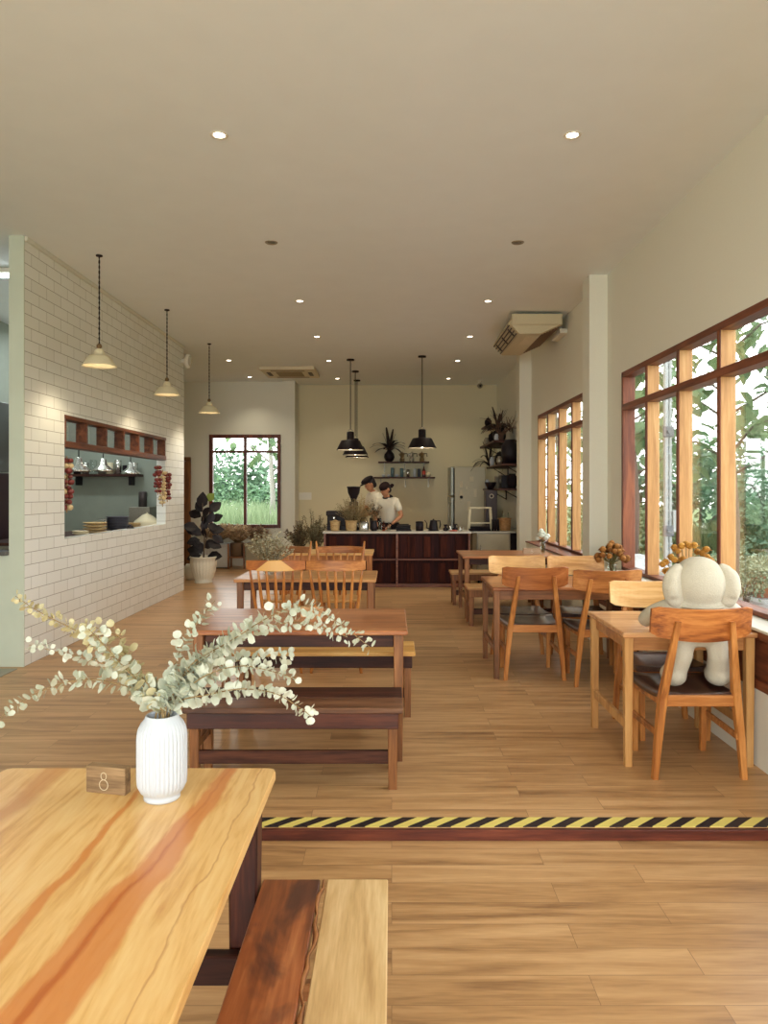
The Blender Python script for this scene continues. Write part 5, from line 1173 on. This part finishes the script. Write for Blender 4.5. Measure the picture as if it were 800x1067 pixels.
# ------------------------------------------------------------------ kitchen behind the pass
t = thing('kitchen_counter', 'dark kitchen counter inside the pass opening', 'counter', (-3.62, 9.03, 0)); b = MB(); b.box((0, 0, .49), (.66, 3.9, .96), bev=.004); b.build('carcass', steel, t); b = MB(); b.box((0, 0, .985), (.70, 3.96, .03), bev=.004); b.build('worktop', darkw, t)
zk = 1.0
def bowls(label, px, Y0, y, n, r, m, name='bowl_stack', cat='bowls', dz=.022, group='stacked dishes in the kitchen pass'):
    t = thing(name, label, cat, (X(px, y), y, zk), 0, group)
    for k in range(n):
        b = MB(); z = dz*k; b.lathe([(0, z), (r*.5, z), (r*.9, z+.018), (r, z+.03), (r*.96, z+.03), (r*.8, z+.016), (0, z+.006)], n=24, caps=False); b.build('bowl', m, t)
straw2 = plain('bamboo', (196, 168, 118), .7, bscale=40, var=.12); grey = plain('slate_plate', (74, 72, 80), .5)
bowls('stack of bamboo bowls in the kitchen pass', 99, 0, 8.55, 4, .135, straw2, dz=.034); bowls('stack of slate grey plates in the kitchen pass', 122.5, 0, 9.25, 9, .14, grey, name='plate_stack', cat='plates', dz=.018)
bowls('pair of small cream dishes at the near end of the pass', 84, 0, 8.2, 2, .09, cream, name='dish_stack', cat='dishes'); bowls('pale bowl between the grey plates and the cone cover', 139, 0, 9.8, 3, .10, straw2, dz=.02)
t = thing('cone_cover', 'cream woven food cover at the right end of the pass', 'food cover', (X(153, 10.3), 10.3, zk)); b = MB(); b.lathe([(.17, 0), (.172, .06), (.16, .08), (.06, .16), (.02, .175), (0, .18)], n=28, caps=False); b.build('cover', cream, t); b = MB(); b.ell((0, 0, .185), (.014, .014, .012), 8); b.build('knob', cream, t)
t = thing('service_bell', 'small dark service bell on the pass ledge', 'bell', (-3.2, X(0, 0)+9.05, PZ0)); b = MB(); b.lathe([(.045, 0), (.047, .008), (.038, .012), (.034, .03), (.015, .043), (0, .046)], n=18, caps=False); b.build('dome', black, t); b = MB(); b.tube([(0, 0, .044), (0, 0, .056)], .005, 6); b.build('button', chrome, t)
t = thing('steel_canister', 'dark steel canister on a stand at the right of the kitchen', 'canister', (X(150, 10.8), 10.75, 1.0)); b = MB(); b.box((0, 0, .13), (.3, .3, .26), bev=.004); b.build('stand', steel, t); b = MB(); b.lathe([(0, .26), (.06, .26), (.06, .47), (.055, .48), (0, .485)], n=20, caps=False); b.build('canister_body', plain('dull_steel', (84, 76, 74), .4, .5), t)
t = thing('wire_basket', 'shallow wire basket on the kitchen counter', 'basket', (X(131, 9.9)-.25, 10.0, zk)); b = MB()
for z, r in ((.0, .12), (.05, .15), (.10, .17)): b.tube([(r*math.cos(a), r*math.sin(a), z+.004) for a in [2*PI*k/20 for k in range(20)]], .004, 5, closed=True)
for k in range(12): a = 2*PI*k/12; b.tube([(.12*math.cos(a), .12*math.sin(a), .004), (.17*math.cos(a), .17*math.sin(a), .104)], .003, 4)
b.build('wires', chrome, t)
for k in range(5): a = k*1.3; b = MB(); b.ell((.07*math.cos(a), .07*math.sin(a), .045), (.035, .035, .03), 10); tag(b.build('onion', plain('onion_skin', (176, 120, 76), .5), None, (X(131, 9.9)-.25, 10.0, zk)), ['rightmost', 'rear', 'leftmost', 'front left', 'front right'][k]+' brown onion in the wire basket on the kitchen counter', 'onion', 'onions in the wire basket')
t = thing('faucet', 'curved chrome tap at the near end of the kitchen counter', 'faucet', (-3.42, 7.55, zk)); b = MB(); b.tube([(0, 0, 0), (0, 0, .14), (0, .03, .18), (0, .08, .18), (0, .11, .14), (0, .11, .08)], .011, 8); b.build('spout', chrome, t); b = MB(); b.lathe([(0, 0), (.03, 0), (.025, .02), (0, .02)], n=14, caps=False); b.build('base', chrome, t)
for i, (px, y, rim) in enumerate(((82, 8.25, 1.71), (107.5, 9.0, 1.73), (136, 10.0, 1.72))):
    t = thing('steel_pendant_lamp', ['polished steel heat lamp in the kitchen pass, nearest', 'polished steel heat lamp in the kitchen pass, middle', 'polished steel heat lamp in the kitchen pass, farthest'][i], 'lamp', (X(px, y)*1.0, y, ZC), 0, 'steel heat lamps in the kitchen pass'); zb = rim-ZC
    b = MB(); b.lathe([(.02, zb+.16), (.035, zb+.15), (.05, zb+.08), (.115, zb+.03), (.135, zb), (.128, zb), (.11, zb+.028), (.045, zb+.07)], n=26, caps=False); b.build('lamp_shade', chrome, t); b = MB(); b.tube([(0, 0, 0), (0, 0, zb+.15)], .006, 6); b.build('cord', black, t); b = MB(); b.lathe([(.03, 0), (.03, -.02), (0, -.02)], n=12); b.build('ceiling_rose', black, t)
t = thing('kitchen_shelf', 'dark kitchen wall shelf with brackets behind the heat lamps', 'shelf', (-4.2, 11.02, 1.74))
b = MB(); b.box((0, -.16, -.02), (1.0, .32, .035), bev=.003); b.build('board', darkw, t)
for xx in (-.42, .36): b = MB(); b.box((xx, -.1, -.10), (.04, .16, .13), bev=.003); b.build('bracket', black, t)
for i in range(8):
    tin(['dark', 'silver', 'glass', 'silver', 'pale', 'silver', 'dark', 'silver'][i]+' container on the kitchen shelf, '+['leftmost', 'second from left', 'third from left', 'fourth from left', 'fifth from left', 'sixth from left', 'seventh from left', 'rightmost'][i], -4.62+.12*i, 10.86, 1.74, .05, .13+.04*(i % 3), [blackm, chrome, jar, steel, cream, chrome, blackm, chrome][i], name='container', cat='container', group='containers on the kitchen shelf')
def braid(label, x, y, ztop, L, cols, r=.028):
    t = thing('onion_braid', label, 'onions', (x, y, ztop), 0, 'hanging onion and garlic braids')
    b = MB(); b.tube([(0, 0, 0), (.004, 0, -L*.2), (0, 0, -L)], .006, 6); b.build('string', paper, t)
    bb = [MB() for _ in cols]; n = int(L*.85/(r*1.35))
    for k in range(n):
        z = -.1*L-(L*.88)*k/n+R.uniform(-.3, .3)*r
        for q_ in range(3):
            a = q_*2.1+k*.7; rr = r*R.uniform(.65, 1.15); ci = 0 if len(cols) == 1 else (0 if R.random() < .75 else 1)
            bb[ci].ell((math.cos(a)*r*R.uniform(.7, 1.2), math.sin(a)*r*R.uniform(.7, 1.2), z), (rr, rr, rr*.85), 8)
    for m_, c_ in zip(bb, cols): m_.build('bulbs', c_, t)
red_on = plain('red_onion', (120, 46, 40), .4, bscale=25, var=.25); garl = plain('garlic_skin', (206, 182, 136), .6, bscale=30, var=.12)
braid('long red onion braid at the near side of the kitchen pass', -3.20, 7.28, 1.84, .56, [red_on, garl], .034)
braid('garlic braid in the middle of the three at the far side of the pass', -3.09, 9.97, 1.78, .50, [garl], .03)
braid('red onion braid left of the garlic at the far side of the pass', -3.10, 9.8, 1.84, .40, [red_on], .032)
braid('red onion braid right of the garlic beside the pass', -3.08, 10.14, 1.76, .42, [red_on], .032)
t = thing('kitchen_refrigerator', 'tall dark kitchen refrigerator seen past the wall end', 'refrigerator', (-4.46, 7.6, 0)); b = MB(); b.box((0, 0, .85), (.85, .5, 1.66), bev=.008); b.build('cabinet', plain('dark_plum_metal', (50, 34, 44), .35, .3), t); b = MB(); b.box((0, -.265, .85), (.82, .03, 1.6), bev=.006); b.build('door', plain('dark_plum_metal', (50, 34, 44), .35, .3), t)
b = MB(); b.box((0, 0, 2.05), (.9, .6, .72), bev=.006); b.build('top_unit', plain('hood_steel', (96, 100, 98), .35, .5), t)
b = MB(); b.tube([(.3, -.29, .7), (.3, -.32, .72), (.3, -.32, 1.2), (.3, -.29, 1.22)], .01); b.build('handle', steel, t)
t = thing('tube_light', 'glowing fluorescent tube on the kitchen ceiling', 'light', (-4.1, 7.2, ZC)); b = MB(); b.box((0, 0, -.03), (1.2, .09, .05), bev=.006); b.build('fitting', white_p, t); b = MB(); b.tube([(-.58, 0, -.075), (.58, 0, -.075)], .018, 10); b.build('tube', emis('tube_glow', (.85, .95, 1), 12), t)
area('kitchen_fill', (-4.1, 8.6, ZC-.1), (0, 0, 0), 1.2, .2, 26, (.86, .95, 1))  # fill lamps added to brighten the kitchen, apart from the tube fitting
area('kitchen_fill', (-4.1, 10.0, ZC-.1), (0, 0, 0), 1.2, .2, 14, (.86, .95, 1))

# ------------------------------------------------------------------ outdoors
G0 = -.35
grass = leafm('grass_ground', (58, 84, 40), (84, 108, 58), .9, 0, 2)
b = MB(); b.box((8, 30, G0-.1), (90, 90, .2), bev=0); o = b.build('ground', grass); struct(o)
gravel = plain('gravel', (140, 138, 132), .9, bump=.8, bscale=45, var=.35)
b = MB(); b.box((4.9, 7, G0+.005), (4.8, 20, .03), bev=0); struct(b.build('gravel_strip', gravel))
GD, GL = (70, 96, 74), (116, 144, 110)
lm1 = leafm('hedge_leaf', GD, GL, .7, .25, .9); lm2 = leafm('pale_hedge_leaf', (96, 120, 92), (140, 160, 126), .7, .25, .9); lm3 = leafm('big_leaf', (80, 106, 76), (126, 148, 100), .6, .35, 1.3)
lm4 = leafm('reed_leaf', (92, 104, 66), (132, 140, 96), .8, .3, 1)
bark = plain('bark', (96, 88, 78), .9, bump=.5, bscale=20); palebark = plain('pale_bark', (150, 146, 136), .85, bump=.3, bscale=20)
def bush(name, label, x, y, rx, ry, h, n, leaf, mat, group, zb=G0, cat='shrub'):
    t = thing(name, label, cat, (x, y, zb), 0, group); l = MB()
    blobs = [(R.uniform(-.6, .6)*rx, R.uniform(-.6, .6)*ry, R.uniform(.3, .75)*h, R.uniform(.35, .6)) for _ in range(7)]+[(0, 0, .45*h, .8)]
    for i in range(n):
        bx, by, bz, k = R.choice(blobs); d = Vector((R.gauss(0, 1), R.gauss(0, 1), R.gauss(0, 1))).normalized(); rr = R.uniform(.75, 1)
        p = Vector((bx+d.x*rx*k*rr, by+d.y*ry*k*rr, max(.03, bz+d.z*h*.5*k*rr)))
        l.leaf(p, (d.x+R.uniform(-.5, .5), d.y+R.uniform(-.5, .5), d.z*.5+R.uniform(-.6, .4)), d, leaf*R.uniform(.6, 1.2), leaf*.6, .1)
    l.build('foliage', mat, t)
    s = MB()
    for i in range(6): bx, by, bz, k = blobs[i]; s.tube([(bx*.1, by*.1, 0), (bx*.5, by*.5, bz*.6), (bx, by, bz)], [h*.02, h*.013, h*.006], 5)
    s.build('branches', bark, t); return t
def big_tree(label, x, y, h, crown_r, n, leaf, mat, trunk_m, group, tr=.07, low=.35):
    t = thing('leafy_tree', label, 'tree', (x, y, G0), 0, group); s = MB(); l = MB()
    s.tube([(0, 0, 0), (.05, .02, h*.3), (-.04, 0, h*.6), (.02, 0, h)], [tr, tr*.8, tr*.55, tr*.25], 8)
    ends = []
    for i in range(14):
        z = h*(low+(1-low)*i/14); a = i*2.4; L = crown_r*R.uniform(.7, 1.1)*(1-.35*i/14)
        e_ = Vector((math.cos(a)*L, math.sin(a)*L, z+L*.35)); m_ = Vector((math.cos(a)*L*.5, math.sin(a)*L*.5, z+L*.3)); s.tube([(0, 0, z), m_, e_], [tr*.35, tr*.22, tr*.1], 5); ends.append((Vector((0, 0, z)), m_, e_))
    for i in range(n):
        p0, m_, e_ = R.choice(ends); f = R.uniform(.25, 1.1); p = (p0.lerp(m_, f*2) if f < .5 else m_.lerp(e_, f*2-1))+Vector((R.gauss(0, .12), R.gauss(0, .12), R.gauss(0, .12)))*crown_r
        a = R.uniform(0, 2*PI); l.leaf(p, (math.cos(a), math.sin(a), R.uniform(-1.1, .1)), (R.uniform(-.5, .5), R.uniform(-.5, .5), 1), leaf*R.uniform(.6, 1.15), leaf*.62, .2)
    s.build('trunk', trunk_m, t); l.build('foliage', mat, t); return t
TG = 'trees outside the windows'
big_tree('broad-leaved tree outside the near window, closest', 4.9, 10.6, 4.6, 1.3, 260, .30, lm3, bark, TG, low=.45)
big_tree('broad-leaved tree outside the near window, right side', 5.2, 8.2, 4.4, 1.2, 200, .30, lm3, bark, TG, low=.55)
big_tree('broad-leaved tree seen between the two right windows', 5.0, 15.2, 5.4, 1.6, 420, .36, lm3, bark, TG, low=.4)
big_tree('broad-leaved tree beyond the far right window', 4.6, 20.5, 6.4, 1.9, 420, .36, lm3, bark, TG, low=.3)
big_tree('pale-trunked tree outside the back window', -3.3, 20.2, 5.6, 1.5, 130, .36, lm3, palebark, TG, .09, .42)
big_tree('leafy tree at the right edge of the back window', -2.45, 20.9, 5.0, 1.3, 170, .36, lm3, bark, TG, .06, .36)
HG = 'hedges outside the windows'
bush('hedge_shrub', 'large dark hedge behind the near window', 9.5, 17.5, 2.6, 2.4, 3.4, 2600, .20, lm1, HG)
bush('hedge_shrub', 'dense hedge behind the near window, right part', 9.0, 13.0, 2.2, 2.2, 2.8, 2400, .17, lm1, HG)
bush('hedge_shrub', 'pale hedge low behind the near window', 8.1, 15.6, 1.2, 1.6, 1.9, 1500, .12, lm2, HG)
bush('hedge_shrub', 'hedge far behind the right windows', 10.0, 24, 4, 3, 4.2, 2600, .26, lm1, HG)
bush('hedge_shrub', 'pale reedy hedge beyond the far right window', 6.6, 23, 2.2, 3, 2.4, 2200, .18, lm4, HG)
bush('hedge_shrub', 'reedy growth close beyond the far right window', 5.4, 17.8, 1.2, 1.6, 1.9, 1500, .14, lm4, HG)
bush('hedge_shrub', 'large tree hedge outside the back window, left', -9.0, 30, 3.4, 2.4, 3.5, 3200, .26, lm1, HG)
bush('hedge_shrub', 'large tree hedge outside the back window, right', -4.6, 31, 3.2, 2.4, 3.1, 3200, .26, lm1, HG)
bush('hedge_shrub', 'rounded green bushes in the middle distance of the back window', -6.6, 27.5, 3.2, 1.6, 2.3, 2600, .18, leafm('mid_green_leaf', (82, 112, 78), (122, 150, 108), .7, .25, .9), HG)
bush('hedge_shrub', 'variegated shrub close outside the near window', 5.75, 12.0, .5, .5, 1.0, 1100, .07, leafm('variegated_leaf', (96, 116, 84), (170, 180, 150), .7, .2, 14), HG)
bush('hedge_shrub', 'low green shrub by the gravel outside', 5.3, 12.9, .6, .6, .8, 900, .08, lm2, HG)
def reeds(label, x, y, rx, ry, h, n, mat):
    b = MB()
    for i in range(n):
        px, py = x+R.uniform(-rx, rx), y+R.uniform(-ry, ry); hh = h*R.uniform(.6, 1.1); a = R.uniform(0, 6.28); dx, dy = math.cos(a)*hh*.25, math.sin(a)*hh*.25
        b.faces([(px-.02, py, G0), (px+.02, py, G0), (px+dx*.4+.012, py+dy*.4, G0+hh*.6), (px+dx, py+dy, G0+hh), (px+dx*.4-.012, py+dy*.4, G0+hh*.6)], [(0, 1, 2, 3, 4)])
    tag(b.build('tall_grass', mat), label, 'grass', kind='stuff')
reeds('tall pale grass field outside the back window', -5.6, 21.5, 3.4, 3.4, 1.5, 7000, leafm('field_grass', (118, 138, 100), (156, 170, 130), .8, .3, 1))
reeds('tall grass beyond the gravel outside the right windows', 9.3, 16, 1.3, 6, 1.0, 5000, lm4)
# white pole and cabinet outside
t = thing('utility_pole', 'white service pole with a meter box outside the near window', 'pole', (X(693.5, 9), 9, G0))
b = MB(); b.box((0, 0, 2.2), (.045, .06, 4.4), bev=.006); b.box((.05, 0, 2.2), (.03, .05, 4.4), bev=.004)
b.build('pole_shaft', plain('white_metal', (168, 170, 168), .5), t)
b = MB()
for k in range(40): b.box((.025, -.01, .4+.1*k), (.10, .02, .02), bev=.002)
b.build('rungs', plain('pole_grey', (168, 168, 164), .5), t)
for z in (Zt(450, 9)-G0, Zt(553, 9)-G0):
    b = MB(); b.box((.02, -.03, z), (.13, .04, .13), bev=.01); b.tube([(.02, -.05, z), (.02, -.07, z)], .025, 10); b.build('clamp', plain('clamp_grey', (110, 110, 112), .5), t)
b = MB(); b.box((.14, 0, Zt(543, 9)-G0), (.14, .1, .26), bev=.008); b.build('meter_box', plain('white_metal', (168, 170, 168), .5), t)
t = thing('outdoor_cabinet', 'low white cabinet with small square panes outside the near window', 'cabinet', (2.62, 8.1, G0)); b = MB(); b.box((0, 0, .50), (.5, .9, 1.0), bev=.01); b.build('cabinet_body', plain('white_metal', (168, 170, 168), .5), t)
b = MB(); b.loft([[(-.28, -.48, 1.0), (.28, -.48, 1.0), (.28, .48, 1.0), (-.28, .48, 1.0)], [(-.28, -.48, 1.04), (.28, -.48, 1.04), (.28, .48, 1.04), (-.28, .48, 1.04)], [(-.2, -.3, 1.13), (.2, -.3, 1.13), (.2, .3, 1.13), (-.2, .3, 1.13)]], smooth=False); b.build('lid', plain('white_metal', (168, 170, 168), .5), t)
for k in range(2):
    b = MB(); b.box((-.1+.2*k, -.452, .80), (.12, .02, .13), bev=.003); b.build('pane', plain('dim_pane', (110, 116, 110), .2), t)
t = thing('terracotta_pot', 'terracotta pot on the gravel outside the near window', 'pot', (6.35, 12.7, G0+.02)); b = MB(); b.lathe([(0, 0), (.14, 0), (.2, .32), (.22, .33), (.22, .38), (.19, .38), (.18, .3), (0, .28)], n=20, caps=False); b.build('pot_body', plain('terracotta', (184, 116, 84), .8), t); b = MB(); b.lathe([(0, .31), (.18, .32), (.18, .30)], n=14, caps=False); b.build('soil', MATS['soil'], t)
t = thing('spiky_shrub', 'silvery spiky shrub in the terracotta pot', 'shrub', (6.35, 12.7, G0+.34)); l = MB()
for i in range(500):
    a = R.uniform(0, 2*PI); e_ = R.uniform(.1, 1.4); d = Vector((math.cos(a)*math.cos(e_), math.sin(a)*math.cos(e_), math.sin(e_))); l.leaf(d*R.uniform(.02, .32), d, (0, 0, 1), .16, .025, .15)
l.build('foliage', leafm('silver_leaf', (120, 138, 112), (176, 188, 160), .7, .2, 8), t)
